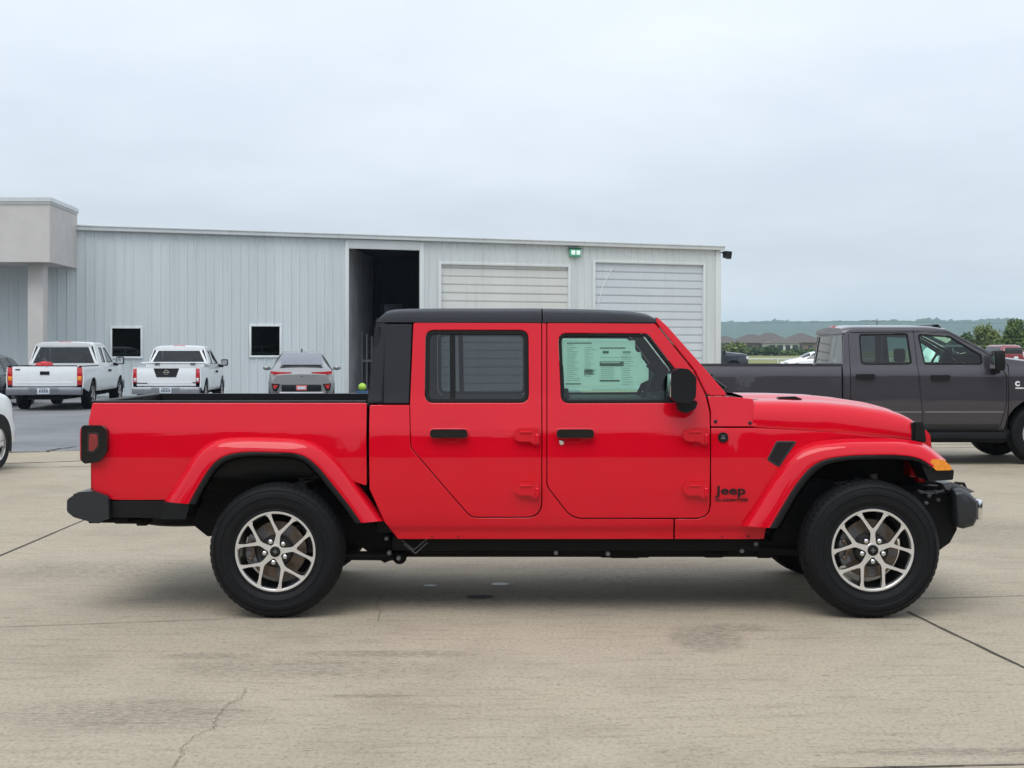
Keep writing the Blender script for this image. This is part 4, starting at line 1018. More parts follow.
# --- rear bumper and black lower sill of bed
mb = MB()
q = [P(x, y, .1) for x, y in rp([(69, 499, 5), (80, 491.5, 3), (95, 490.5, 2), (110, 496, 4), (111, 518, 4), (97, 522.5, 6), (76, 516.5, 6), (69, 511, 5)])]
mb.prism([(p[0], p[2]) for p in q], -.865, -.60, bevel=.025, seg=3); mb.prism([(p[0], p[2]) for p in q], .60, .865, bevel=.025, seg=3)
q = [P(x, y, .3) for x, y in ((73, 494), (105, 494), (105, 514), (76, 514))]; mb.prism([(p[0], p[2]) for p in q], -.62, .62, bevel=.01)
mb.build("rear_bumper", BMP, truck)
mb = MB()
for (x0, x1, y0, y1, ya, yb) in ((100, 128, 517, 523, .2, .5), (114, 142, 519, 524, .3, .6), (88, 100, 519, 523.5, .1, .4), (136, 147, 516, 526, .35, .5)):
    a, b = P(x0, y1, ya), P(x1, y0, ya); mb.box(a[0], b[0], ya - YC, yb - YC, a[2], b[2], bevel=.008)
mb.build("tow_bracket", DRK, truck)
for sd_ in SIDES: panel("bed_sill", hw, SR([(111, 501, 0), (166, 501, 0), (161, 518.5, 0), (112, 517.5, 2)]), BLK, truck, side=sd_, off=-.006, thick=.05, edge=.004)

# --- flares
def flare(O, I, sd_, name, ncap=True):
    N_ = 64; o = smoothpath(O, N_, 4); i = smoothpath(I, N_, 4)
    U = [(-.10, .77), (0.0, .800), (.03, .822), (.10, .850), (.20, .871), (.32, .884), (.50, .893), (.74, .902), (.90, .907), (.97, .907), (1.0, .902)]
    def pt(k, u, h):
        p = o[k] * (1 - u) + i[k] * u; q = P(p[0], p[1], YC - h); return (q[0], q[1] if sd_ == -1 else -q[1], q[2])
    rings = [[pt(k, u, h) for u, h in U] for k in range(N_)]
    mb = MB(); mb.loft(rings)
    if ncap:
        for e in (rings[0], rings[-1]): mb.add((lambda b: (b.faces.new([b.verts.new(p) for p in e] + [b.verts.new(pt(0 if e is rings[0] else N_ - 1, .6, .77))]), b)[1])(bmesh.new()))
    f = mb.build(name, RED, truck, ang=60)
    Lp = [(.99, .880), (.99, .904), (1.04, .909), (1.18, .907), (1.27, .900), (1.29, .886), (1.25, .80)]
    lin = [[pt(k, u, h) for u, h in Lp] for k in range(N_)]
    mb = MB(); mb.loft(lin)
    for e in (lin[0], lin[-1]): mb.add((lambda b: (b.faces.new([b.verts.new(p) for p in e]), b)[1])(bmesh.new()))
    mb.build("flare_lip", BLK, f, ang=60)
    mb = MB(); mb.loft([[pt(k, u, h) for u, h in ((1.35, .86), (1.2, .76), (1.1, .60), (1.1, .36))] for k in range(N_)]); mb.build("wheel_well_liner", DRK, f)
    return f
RO = [(164, 502), (178, 479), (194, 455), (204, 444), (220, 438), (245, 436.5), (298, 438), (318, 443), (333, 455), (350, 475), (368, 500), (383, 521)]
RI = [(189, 504), (198, 487), (209, 469), (218, 459), (232, 453.5), (250, 452), (294, 453), (307, 457), (321, 470), (336, 489), (350, 507), (361, 523)]
FO = [(742, 526), (756, 505), (772, 479), (785, 460), (797, 449), (815, 443), (845, 440), (895, 440), (918, 442.5), (930, 448), (941, 458), (945, 461)]
FI = [(770, 528), (781, 509), (793, 489), (805, 473), (816, 463), (831, 458), (855, 455.5), (893, 455), (912, 456.5), (921, 459), (929, 464), (932, 467)]
for sd_ in SIDES:
    rf = flare(RO, RI, sd_, "fender_flare"); ff = flare(FO, FI, sd_, "fender_flare")
    mb = MB(); q = [P(x, y, .04) for x, y in ((164.5, 502), (190, 504), (200, 497), (186, 519), (160, 519))]
    mb.prism([(p[0], p[2]) for p in ([q[0], q[1], q[3], q[4]])], .70, .895, bevel=.008); mb.build("flare_end", BLK, rf, side=sd_)
    mb = MB(); q = [P(x, y, .06) for x, y in rp([(920, 463, 2), (932, 464, 2), (946, 467.5, 3), (953, 470, 2), (952, 479.5, 2), (928, 481, 3)])]
    mb.prism([(p[0], p[2]) for p in q], .62, .885, bevel=.010); mb.build("flare_end", BLK, ff, side=sd_)
    mb = MB(); q = [P(x, y, .03) for x, y in rp([(929, 463.5, 2.5), (932, 459, 2), (943, 459.5, 3), (950.5, 466, 3), (951, 470, 1), (936, 470.5, 3)])]
    mb.prism([(p[0], p[2]) for p in q], .74, .904, bevel=.010, seg=3); mb.build("marker_lamp", AMB, ff, side=sd_)

# --- inner wheel-house backs, frame, axles, springs, exhaust, spare wheel
for x in (-1.744, 1.744): mb = MB(); mb.prism([(x - .60, .50), (x - .45, .78), (x - .3, .92), (x + .3, .92), (x + .45, .78), (x + .60, .45), (x + .5, .40), (x - .5, .42)], -.44, .44, bevel=.02); mb.build("wheel_house", DRK, truck)
mb = MB()
for s in (-1, 1):
    a, b = P(352, 556, .45), P(770, 539, .45)
    y = s * .47
    mb.prism([(P(x, yy, .45)[0], P(x, yy, .45)[2]) for x, yy in ((345, 536), (392, 540), (770, 540), (790, 520), (800, 522), (778, 556), (735, 556), (400, 556), (385, 562), (362, 546))], y - .045, y + .045, bevel=.01)
    mb.prism([(P(x, yy, .45)[0], P(x, yy, .45)[2]) for x, yy in ((110, 500), (235, 470), (330, 480), (392, 540), (345, 540), (320, 500), (235, 492), (110, 518))], y - .04, y + .04, bevel=.01)
    mb.prism([(P(x, yy, .45)[0], P(x, yy, .45)[2]) for x, yy in ((770, 540), (800, 478), (945, 486), (950, 505), (815, 500), (790, 556))], y - .04, y + .04, bevel=.01)
mb.build("frame_rail", DRK, truck)
mb = MB(); 
def ub(x0, x1, y0, y1, ya, yb, mi=0, bev=.012):
    a, b = P(x0, y1, (ya)), P(x1, y0, (ya)); mb.box(a[0], b[0], ya - YC, yb - YC, a[2], b[2], mi, bevel=bev)
ub(392, 760, 536, 551, .24, .30); ub(470, 520, 548, 557, .40, .9); ub(525, 600, 545, 554.5, .4, 1.2); ub(600, 650, 545, 558, .45, 1.3); ub(610, 640, 552, 558.5, .5, .9); ub(655, 700, 548, 554, .5, 1.2); ub(704, 724, 550, 558, .4, .6); ub(728, 750, 545, 557, .35, .5); ub(757, 772, 546, 558.5, .38, .5)
ub(395, 470, 538, 553, .35, 1.1); ub(490, 740, 530, 545, .3, 1.5)
mb.build("skid_plate", DRK, truck)
for px, py in ((386.5, 538.5), (398.5, 558.5), (389, 553), (556, 553), (742, 551), (756, 544), (608, 554)):
    p = P(px, py, .22); mb = MB(); mb.lathe([(0, -.006), (.010, -.006), (.014, 0), (.014, .03)], 14, M=Matrix.Translation(p)); mb.build("frame_bolt", CAL, truck)
mb = MB()
for k in range(4): p = P(432 + (k % 2) * 26 + (k // 2) * 290, 536.5, .145); mb.lathe([(0, -.002), (.005, -.002), (.005, .02)], 10, M=Matrix.Translation(p))
mb.build("flange_hole", DRK, truck)
for x in (-1.744, 1.744):
    mb = MB(); mb.tube([(x, -.74, ZW), (x, .74, ZW)], .05, 14); mb.sphere((x, .12 if x < 0 else -.12, ZW), (.16, .14, .17), 0, 16); mb.build("axle", DRK, truck)
    for s in (-1, 1):
        mb = MB(); t = np.linspace(0, 1, 70); mb.tube([(x + (-.06 if x > 0 else .12) + .065 * math.cos(a * 32), s * .52 + .065 * math.sin(a * 32), ZW + .06 + .34 * a) for a in t], .009, 6); mb.build("spring", CAL, truck)
        mb = MB(); mb.tube([(x + .16, s * .60, ZW - .05), (x + .10, s * .54, ZW + .42)], [.030, .024], 10); mb.build("shock_absorber", CAL, truck)
for s in (-1, 1):
    mb = MB(); a, b = P(330, 556, .3), P(402, 557.5, .3); mb.tube([(a[0], s * .60, a[2]), (b[0], s * .56, b[2])], .028, 10); mb.sphere((P(399, 558, .3)[0], s * .58, P(399, 558, .3)[2]), .045, 0, 12); mb.build("control_arm", DRK, truck)
    mb = MB(); a, b = P(850, 556, .3), P(765, 552, .3); mb.tube([(a[0], s * .58, a[2]), (b[0], s * .52, b[2])], .026, 10); mb.build("control_arm", DRK, truck)
mb = MB(); p = P(399, 557, .23)
for k in range(2): mb.tube([(p[0] + .02 + .01 * k, p[1], p[2] + .10 - .022 * k), (p[0] + .09 + .01 * k, p[1] - .01, p[2] + .045 - .022 * k), (p[0] + .17, p[1], p[2] + .11 - .022 * k)], .0045, 6)
mb.build("cable", CAL, truck)
mb = MB(); q0 = P(182, 520, .8); mb.lathe([(.10, .0), (.25, .0), (.33, .02), (.355, .08), (.355, .14), (.33, .2), (.25, .22), (.1, .2)], 48, M=Matrix.Translation((q0[0], 0, .475)) @ Matrix.Rotation(rad(90), 4, 'X') @ Matrix.Translation((0, -.02, 0)))
mb.build("spare_wheel", RUB, truck)
mb = MB(); mb.tube([P(150, 512, 1.3), P(220, 512, 1.3), P(300, 480, 1.25), P(380, 540, 1.2), P(620, 548, 1.1)], .035, 12); mb.lathe([(0, -.3), (.10, -.3), (.12, -.27), (.12, .27), (.10, .3), (0, .3)], 20, M=Matrix.Translation((P(330, 530, 1.3)[0] - .2, .35, .55)) @ Matrix.Rotation(rad(90), 4, 'Z')); mb.build("exhaust_pipe", CAL, truck)

# --- nose: grille with seven slots, round headlamps, bumper
gx = P(927, 445, .4)[0]; zg0, zg1 = .80, 1.075
mb = MB(); b = bmesh.new(); gh = .60
mb.prism([(gx - .12, zg0), (gx - .005, zg0), (gx + .012, zg0 + .06), (gx - .002, zg1 - .02), (gx - .03, zg1 + .012), (gx - .12, zg1)], -gh, gh, bevel=.012)
gr = mb.build("grille", RED, truck)
mb = MB()
for k in range(7): y = (k - 3) * .098; mb.prism(rp([(y - .03, zg0 + .04, .02), (y + .03, zg0 + .04, .02), (y + .03, zg1 - .05, .03), (y - .03, zg1 - .05, .03)]), 0, .012, M=Matrix.Translation((gx + .004, 0, 0)) @ Matrix.Rotation(rad(90), 4, 'Z'))
mb.build("grille_slot", BLK, gr)
for s in (-1, 1):
    mb = MB(); M = Matrix.Translation((gx + .004, s * .455, zg1 - .125)) @ Matrix.Rotation(rad(90), 4, 'Z')
    mb.lathe([(0, -.028), (.06, -.024), (.082, -.010)], 28, 0, M); mb.lathe([(.082, -.02), (.096, -.018), (.098, .01)], 28, 1, M); mb.build("headlight", [LENW, BLK], gr)
mb = MB(); mb.box(P(917, 460, .4)[0], gx - .02, -.55, .55, .76, .82, bevel=.01); mb.build("radiator_support", RED, truck)
mb = MB()
prof = [P(x, y, .17) for x, y in rp([(949, 487, 2), (957, 486, 2), (966, 490.5, 3), (974, 499, 3), (974.5, 517, 3), (970, 526.5, 3), (960, 529.5, 3), (951.5, 527, 3)])]
rings = []
for y in [-.84, -.838, -.83, -.815] + list(np.linspace(-.79, .79, 31)) + [.815, .83, .838, .84]:
    t = abs(y) / .84; dxx = .04 * (1 - max(0, (t - .35) / .65) ** 1.6) if t > .35 else .04; sq = (1 - .10 * max(0, (t - .8) / .2)) * (1 - .22 * max(0, (t - .955) / .045) ** 2)
    cz = np.mean([p[2] for p in prof]); cxm = np.mean([p[0] for p in prof]); rings.append([(cxm + (p[0] - cxm) * min(1, sq * 1.1) + dxx, y, cz + (p[2] - cz) * sq) for p in prof])
mb.loft(rings, closed=True, cap=True); bp_ = mb.build("front_bumper", BMP, truck, ang=40)
for s in (-1, 1):
    mb = MB(); p = P(976, 509, .2); mb.box(p[0] - .01, p[0] + .022, -.79, -.66, p[2] - .06, p[2] + .06, bevel=.012); mb.build("fog_lamp", CHR, bp_, side=-s)
    mb = MB(); q = [P(x, y, .35) for x, y in ((934, 481), (943, 479.5), (956, 484), (966, 489), (958, 491), (938, 487))]; mb.prism([(a[0], a[2]) for a in q], .60, .74, bevel=.005); mb.build("bumper_bracket", CAL, bp_, side=-s)
    mb = MB(); a = P(960, 487, .4); mb.tube([(a[0] - .04, -s * .50, a[2] - .02), (a[0] - .02, -s * .50, a[2] + .022), (a[0] + .03, -s * .50, a[2] + .018), (a[0] + .05, -s * .50, a[2] - .03)], .011, 10); mb.build("tow_hook", BLK, bp_)
mb = MB(); q = [P(x, y, .3) for x, y in ((905, 492), (950, 492), (953, 528), (946, 541), (935, 549), (925, 540), (915, 510))]; mb.prism([(a[0], a[2]) for a in q], -.70, .70, bevel=.02); mb.build("air_dam", DRK, bp_)
mb = MB()
for px, py in ((921, 492), (929, 496), (936, 492), (926, 503), (938, 500)): p = P(px, py, .19); mb.sphere(p, (.016, .02, .012), 0, 8)
mb.tube([P(918, 490, .19), P(930, 494, .19), P(944, 490, .19)], .006, 6); mb.build("steering_linkage", CAL, truck)

# --- side marks: vent, round badge, lettering
for sd_ in SIDES:
    q = [(776.5, 441, 3), (797.5, 441, 2), (786, 457, 2), (779, 467.5, 2), (766.5, 460, 3)]
    v = panel("fender_vent", hw, SR(q), BMP, truck, side=sd_, off=.004, thick=.012, edge=.004, holes=[SR(shrink(q, 2.0))])
    panel("vent_mesh", hw, SR(shrink(q, 1.6)), pbr("vent_mesh_black", (.003, .003, .0035), rough=.8, bump=.8, bscale=350) if 'vent_mesh_black' not in MATS else MATS['vent_mesh_black'], v, side=sd_, off=.002, thick=.006, edge=0)
c = S(723, 437.5); y0 = -(hw(*c) + .001); M = Matrix.Translation((c[0], 0, c[1]))
mb = MB(); mb.lathe([(0, y0 - .006), (.022, y0 - .006), (.024, y0 - .009), (.029, y0 - .009), (.031, y0 - .004), (.031, y0 + .004)], 32, M=M); bd = mb.build("round_badge", BLK, truck)
mb = MB(); mb.prism([(c[0] - .016, c[1] - .008), (c[0] - .004, c[1] + .008), (c[0] + .002, c[1]), (c[0] + .006, c[1] + .005), (c[0] + .016, c[1] - .008)], y0 - .008, y0 - .005); mb.prism([(c[0] - .012, c[1] + .011), (c[0] + .012, c[1] + .011), (c[0] + .012, c[1] + .014), (c[0] - .012, c[1] + .014)], y0 - .008, y0 - .005); mb.build("badge_relief", CAL, bd)
for s in SIDES:
    c = S(731, 490.0); M = Matrix.Translation((c[0], s * (hw(*c) + .002), c[1] - .004)) @ (Matrix.Rotation(rad(180), 4, 'Z') if s == 1 else Matrix()) @ SIDE_TEXT
    text_mesh("maker_lettering", "Jeep", .072, BLK, truck, M, .0025, .0012, width=.180)
    c = S(731.5, 500.0); M = Matrix.Translation((c[0], s * (hw(*c) + .002), c[1])) @ (Matrix.Rotation(rad(180), 4, 'Z') if s == 1 else Matrix()) @ SIDE_TEXT
    text_mesh("model_lettering", "GLADIATOR", .024, BLK, truck, M, .0020, .0005, width=.20)
# ================================================================== other pickups (metres, x forwards, right side is -y)
def cap(mb, pts, mi=0):
    mb.add((lambda b: (b.faces.new([b.verts.new(p) for p in pts]), b)[1])(bmesh.new()), mi)
WPROTO = {}
def pickup(name, label, loc, rz, s, paint, group=None):
    t = thing(name, label, "pickup truck", loc, rz, group)
    w, zb, zr, zs = s['w'], s['belt'], s['roof'], s['sill']
    lean = s.get('lean', .30)
    def h(x, z):
        a = 0
        for dz in (-.02, 0, .02):
            a += np.interp(z + dz, [zs - .05, zs + .05, zs + .35, (zs + zb) / 2, zb - .10, zb, zr], [w - .05, w - .02, w, w, w - .015, w - .05, w - .05 - (zr - zb) * lean])
        a /= 3
        return a - .12 * max(0, (x - s['xf']) / (s['front'] - s['xf'])) ** 2
    R, xr, xf, ar = s['R'], s['xr'], s['xf'], s['R'] * 1.24
    def arch(xc, n=14, z0=zs): return [(xc - ar * math.cos(a), max(z0, R + ar * math.sin(a) * .98)) for a in np.linspace(math.asin(max(-.9, min(.9, (z0 - R) / ar))), math.pi - math.asin(max(-.9, min(.9, (z0 - R) / ar))), n)]
    zbd = s['bed']; xt, xc = s['xt'], s['xc']
    bed = [(xt, zs + .12), (xt, zbd), (xc - .02, zbd), (xc - .02, zs)] + [(2 * xr - p[0], p[1]) for p in arch(xr)]
    xd = max(p[0] for p in s['doors'][-1]['d'])
    cabo = rp([(xc, zs, 0), (xc, zb, 0), (s['xrr'], zr - .02, .12), (s['xra'], zr - .02, .15), (s['xwb'], s['zwb'], .03), (xd + .03, zb, 0), (xd + .016, zs, 0)])
    fnd = [(xd + .026, zs), (xd + .04, zb), (s['xwb'], s['zwb'] - .01)] + s['hood'] + [(s['front'], zs + .1), (xf + ar, zs + .06)]
    A2 = arch(xf, z0=zs + .02); fnd = fnd[:-1] + [(2 * xf - p[0], p[1]) for p in A2]
    for sd_ in SIDES:
        panel("bed_side", h, bed, paint, t, side=sd_, zstep=.06); panel("front_fender", h, fnd, paint, t, side=sd_, zstep=.06, xstep=.15)
        panel("cab_side", h, cabo, paint, t, holes=[rp(shrink(d['d'], -.008)) for d in s['doors']], side=sd_, zstep=.06)
        for d in s['doors']:
            do = panel("door", h, rp(d['d']), paint, t, holes=[rp(d['w'])], side=sd_, zstep=.06, thick=.04)
            panel("window_seal", h, rp(shrink(d['w'], .002)), sealm, do, holes=[rp(shrink(d['w'], .022))], side=sd_, off=-.006, thick=.02, edge=.003, zstep=.1)
            panel("window_pane", h, rp(shrink(d['w'], .012)), d.get('g', GLD), do, side=sd_, off=-.016, thick=.002, edge=0, zstep=.2)
            if 'h' in d:
                a, b = d['h']; mb = MB(); y0 = h(a, b); mb.prism(rp([(a - .125, b - .033, .015), (a + .125, b - .033, .015), (a + .125, b + .033, .015), (a - .125, b + .033, .015)]), y0, y0 + .035, bevel=.01); mb.build("handle", s.get('hmat', BLK), do, side=sd_)
        mx_, mz = s['mirror']; y0 = h(mx_, mz)
        mb = MB(); mw = s.get('mw', (.20, .24)); mb.box(mx_ - .06, mx_ + .09, y0 + .08, y0 + .08 + mw[0], mz - .02, mz + mw[1], bevel=.04); mb.box(mx_ - .03, mx_ + .07, y0 - .02, y0 + .14, mz - .06, mz + .03, bevel=.02)
        mi = mb.build("mirror", s.get('mmat', BLK), t, side=sd_); mb = MB(); mb.box(mx_ - .066, mx_ - .058, y0 + .10, y0 + .06 + mw[0], mz + .01, mz + mw[1] - .03); mb.build("mirror_glass", CHR, mi, side=sd_)
        # wheel-house darkness
        for xq in (xr, xf):
            mb = MB(); mb.loft([[(xq + (ar + .02) * math.cos(a), y_, R + (ar + .02) * math.sin(a)) for y_ in (w - .03, w - .35)] for a in np.linspace(-.1, math.pi + .1, 14)])
            mb.build("wheel_well_liner", DRK, t, side=sd_)
        key = (R, s['style'])
        for xq in (xr, xf):
            wq = wheel(t, xq, sd_ * (w - .02), R, R, s.get('tw', .26), R * .60, s['style'], rad(20 * xq), sd_, proto=WPROTO.get(key), caliper=False)
            WPROTO.setdefault(key, wq)
    # roof, glass, hood
    rings = []
    for k, x in enumerate(np.linspace(s['xrr'] - .03, s['xra'] + .03, 18)):
        f = k / 17; sink = .03 * max(0, 1 - f / .15) ** 2 + .035 * max(0, (f - .75) / .25) ** 2
        z1 = zr - .03; hh = h(x, z1)
        half = [(hh, z1 - .02), (hh - .01, z1 + .02), (hh - .05, z1 + .045), (hh - .16, z1 + .062), (0, z1 + .085)]
        rings.append([(x, -a, z - sink) for a, z in half] + [(x, a, z - sink) for a, z in half[-2::-1]])
    mb = MB(); mb.loft(rings); cap(mb, rings[0]); cap(mb, rings[-1]); ro = mb.build("roof", paint, t, ang=50)
    hb = h(0, zb) - .04; ht_ = h(0, zr) - .06
    def rw(z): return xc + (s['xrr'] - xc) * (z - zb) / (zr - zb)
    z0, z1 = zb + .03, zr - .11
    mb = MB(); M8 = lambda ya0, yb0, ya1, yb1, za, zb2: mb.hexa([(rw(za), ya0, za), (rw(za) + .03, ya0, za), (rw(za) + .03, yb0, za), (rw(za), yb0, za), (rw(zb2), ya1, zb2), (rw(zb2) + .03, ya1, zb2), (rw(zb2) + .03, yb1, zb2), (rw(zb2), yb1, zb2)])
    M8(-w + .05, w - .05, -w + .05, w - .05, zs, zb - .02) if False else None
    mb.box(xc + .001, xc + .04, -w + .06, w - .06, zs, zb + .03); M8(-hb, -hb + .07, -ht_, -ht_ + .06, z0, z1); M8(hb - .07, hb, ht_ - .06, ht_, z0, z1); M8(-ht_ - .03, ht_ + .03, -ht_, ht_, z1, zr - .03)
    mb.build("cab_back", paint, t)
    mb = MB(); mb.quad((rw(z0) + .01, -hb + .065, z0), (rw(z0) + .01, hb - .065, z0), (rw(z1) + .01, ht_ - .055, z1), (rw(z1) + .01, -ht_ + .055, z1)); mb.build("rear_window", s.get('rg', GLD), t)
    mb = MB(); mb.box(s['xrr'] + .0, s['xrr'] + .05, -.16, .16, zr + .005, zr + .045, bevel=.01); mb.build("high_brake_lamp", LENR, ro)
    zw = s['zwb']; mb = MB(); mb.quad((s['xra'] + .02, -ht_, zr - .04), (s['xra'] + .02, ht_, zr - .04), (s['xwb'] - .02, hb, zw), (s['xwb'] - .02, -hb, zw)); mb.build("windshield", GLF, t)
    H = [(s['xwb'] - .05, zw)] + s['hood']; rings = []
    for x in np.linspace(H[0][0], H[-1][0], 14):
        z = np.interp(x, [p[0] for p in H], [p[1] for p in H]); hh = h(x, z)
        half = [(hh - .005, z - .06), (hh - .01, z - .02), (hh - .05, z + .005), (hh * .6, z + .035), (0, z + .05)]; rings.append([(x, -a, q) for a, q in half] + [(x, a, q) for a, q in half[-2::-1]])
    mb = MB(); mb.loft(rings); mb.build("hood", paint, t, ang=50)
    fx_ = s['front']; fz_ = s['hood'][-1][1]
    mb = MB(); mb.box(fx_ - .08, fx_ + .02, -w + .16, w - .16, zs + .15, fz_ - .02, bevel=.04); mb.build("grille", BLK, t)
    mb = MB(); mb.box(fx_ - .02, fx_ + .16, -w + .06, w - .06, zs - .05, zs + .24, bevel=.05); mb.build("front_bumper", s.get('bmat', CHR), t)
    for sd_ in SIDES: mb = MB(); mb.box(fx_ - .22, fx_ + .03, w - .34, w - .10, fz_ - .28, fz_ - .06, bevel=.04); mb.build("headlight", LENW, t, side=sd_)
    # cabin contents, chassis
    mb = MB(); mb.box(xc + .05, s['xwb'], -w + .1, w - .1, zs - .02, zs + .1); mb.box(s['xwb'] - .25, s['xwb'] + .1, -w + .1, w - .1, zs, zb - .02); mb.box(xt + .1, fx_ - .2, -.45, .45, R * .75, zs + .08); mb.box(xf - .6, fx_ - .1, -.5, .5, R, zb - .25); mb.box(xr - ar, xr + ar, -w + .36, w - .36, R, R + ar * .9)
    mb.build("chassis", DRK, t)
    mb = MB(); mb.tube([(xr, -w + .2, R), (xr, w - .2, R)], .07, 10); mb.sphere((xr, 0, R), .17); mb.build("axle", DRK, t); mb = MB(); mb.tube([(xf, -w + .2, R), (xf, w - .2, R)], .06, 10); mb.build("axle", DRK, t)
    xs2 = s['doors'][-1]['d'][0][0] + .28
    for kk, (sx, yy, ww) in enumerate(((xs2, -.42, .52), (xs2, .42, .52), (xs2 - .95, 0, 1.3))):
        if sx - .3 < xc + .1: continue
        mb = MB(); mb.box(sx - .2, sx + .3, yy - ww / 2, yy + ww / 2, zs + .1, zs + .38, bevel=.05); mb.box(sx - .28, sx - .12, yy - ww / 2, yy + ww / 2, zs + .3, zb + .02, bevel=.06); mb.box(sx - .29, sx - .17, yy - .14, yy + .14, zb + .04, zb + .24, bevel=.04); mb.build("seat", s.get('seat', SEAT), t)
    mb = MB(); c = Vector((s['xwb'] - .50, .42, zb + .02)); v = Vector((.4, 0, .9)).normalized(); u = Vector((0, 1, 0)); mb.tube([c + (u * math.cos(a) + v * math.sin(a)) * .19 for a in np.linspace(0, 6.2832, 21)], .018, 6); mb.build("steering_wheel", SEAT, t)
    # bed
    mb = MB(); mb.box(xt + .06, xc - .03, -w + .1, w - .1, zs + .25, zs + .28); mb.box(xc - .06, xc - .03, -w + .1, w - .1, zs + .2, zbd - .03); mb.build("bed_floor", s.get('bedmat', BLK), t)
    for sd_ in SIDES:
        mb = MB(); hh = h(xt, zbd); mb.prism([(xt, zbd - .01), (xc - .02, zbd - .01), (xc - .02, zbd + .022), (xt, zbd + .022)], hh - .09, hh - .002, bevel=.008); mb.prism([(xt, zs + .26), (xc - .03, zs + .26), (xc - .03, zbd), (xt, zbd)], hh - .10, hh - .08); mb.build("bed_rail_cap", s.get('rail', paint), t, side=sd_)
    tw_ = w - s['lamp'][1] - .03
    mb = MB(); mb.box(xt - .03, xt + .04, -tw_, tw_, zs + .16, zbd + .01, bevel=.012); mb.box(xt - .036, xt - .02, -tw_ + .08, tw_ - .08, zs + .24, zs + .27); tg = mb.build("tailgate", paint, t)
    mb = MB(); mb.box(xt - .035, xt + .05, -tw_, tw_, zbd + .01, zbd + .035, bevel=.008); mb.build("tailgate_cap", s.get('capm', paint), tg)
    lz0, lw_, lz1 = s['lamp']
    for sd_ in SIDES:
        mb = MB(); mb.box(xt - .02, xt + .10, w - lw_ - .035, w - .04, lz0, lz1, bevel=.02)
        tl = mb.build("tail_lamp", LENR, t, side=sd_)
        mb = MB(); q = lz0 + (lz1 - lz0) * s.get('lsplit', .36); mb.box(xt - .026, xt + .05, w - lw_ - .02, w - .055, q - (lz1 - lz0) * .24, q, bevel=.008); mb.build("reverse_lens", s.get('revm', AMB), tl, side=sd_)
    mb = MB(); mb.box(xt - .16, xt + .05, -w + .03, w - .03, zs - .06, zs + .14, bevel=.035); mb.box(xt - .165, xt - .1, -.38, .38, zs + .02, zs + .142, bevel=.01); rb = mb.build("rear_bumper", s.get('bmat', CHR), t)
    mb = MB(); mb.box(xt - .172, xt - .16, -.155, .155, zs - .035, zs + .115, bevel=.004); pl = mb.build("licence_plate", PLT, rb)
    mb = MB()
    for k in range(6): mb.box(xt - .175, xt - .171, -.125 + k * .042, -.10 + k * .042, zs + .005, zs + .075)
    mb.box(xt - .175, xt - .171, -.1, .1, zs + .09, zs + .105); mb.build("plate_marks", NAVY, pl)
    return t, tg, h

# --- charcoal heavy pickup on the right (side on)
GLRB = glass('privacy_glass_back', (.30, .335, .35), .45)
RS = 1406 * 1.57 / 115.0; YR = RS - D0; kR = FPX / RS
def rm(px, py): return ((px - 900) / kR, CH - (py - HZ) / kR)
def RL(pts): return [(*rm(p[0], p[1]), *( (p[2] / kR,) if len(p) > 2 else () )) for p in pts]
ram = dict(w=1.0, belt=rm(0, 366)[1], roof=rm(0, 328)[1], sill=rm(0, 431)[1], bed=rm(0, 366.5)[1], xt=rm(676, 0)[0], xc=rm(843.5, 0)[0], xrr=rm(847, 0)[0], xra=rm(950, 0)[0], xwb=rm(1003, 0)[0], zwb=rm(0, 357.5)[1],
           xr=rm(775, 0)[0], xf=rm(1042, 0)[0], R=.42, front=rm(1112, 0)[0], hood=[rm(1016, 360), rm(1040, 363), rm(1085, 367), rm(1110, 373)], style='6', lean=.24,
           doors=[dict(d=RL([(851, 429, 3), (851.5, 333, 3), (916.5, 332, 2), (918, 366, 0), (923.5, 429, 4)]), w=RL([(861.5, 333.5, 5), (911, 333, 3), (913.5, 365, 3), (862, 365, 5)]), h=rm(865.5, 376.5), g=GLR),
                  dict(d=RL([(924.5, 429, 4), (919, 366, 0), (917.5, 332, 2), (952, 333, 3), (986, 352, 2), (1000, 362, 4), (1007, 377, 10), (1006, 405, 10), (1000, 429, 4)]), w=RL([(920.5, 334, 3), (952.5, 335.5, 4), (984, 355, 3), (984.5, 365, 3), (925.5, 365, 3)]), h=rm(940.5, 377.5), g=GLF)],
           mirror=rm(993, 369), mw=(.22, .26), lamp=(.95, .18, 1.33), bmat=BLK, seat=SEAT, rg=GLRB, tw=.28, revm=LENW)
t, tg, hr_ = pickup("pickup_truck", "dark grey crew cab heavy duty pickup behind the red pickup's hood", (((900 - 512) / kR), YR + 1.0, 0), 0, ram, GRYP)
mb = MB(); x0, x1 = rm(846, 0)[0], rm(1008, 0)[0]; z = rm(0, 437)[1]
mb.tube([(x0, -.99, z), (x1 - .05, -.99, z), (x1, -.90, z + .05)], .075, 10); mb.box(x0 + .1, x1 - .1, -.98, -.5, z, z + .05)
for x in np.linspace(x0 + .2, x1 - .2, 4): mb.box(x - .03, x + .03, -.95, -.4, z, z + .07)
mb.build("running_board", DRK, t)
panel("sill_reflection_strip", hr_, RL([(846, 424), (1000, 424), (998, 429.6), (846, 429.6)]), CHR if False else GUN, t, side=-1, off=.012, thick=.02, edge=.006)  # strip added in place of the sky reflection on the lower door bulge
panel("crease_line", hr_, RL([(852, 411.6), (922, 411.6), (922, 412.4), (852, 412.4)]), SUVP, t, side=-1, off=.003, thick=.004, edge=.001)
panel("crease_line", hr_, RL([(925, 411.6), (1004, 411.6), (1004, 412.4), (925, 412.4)]), SUVP, t, side=-1, off=.003, thick=.004, edge=.001)
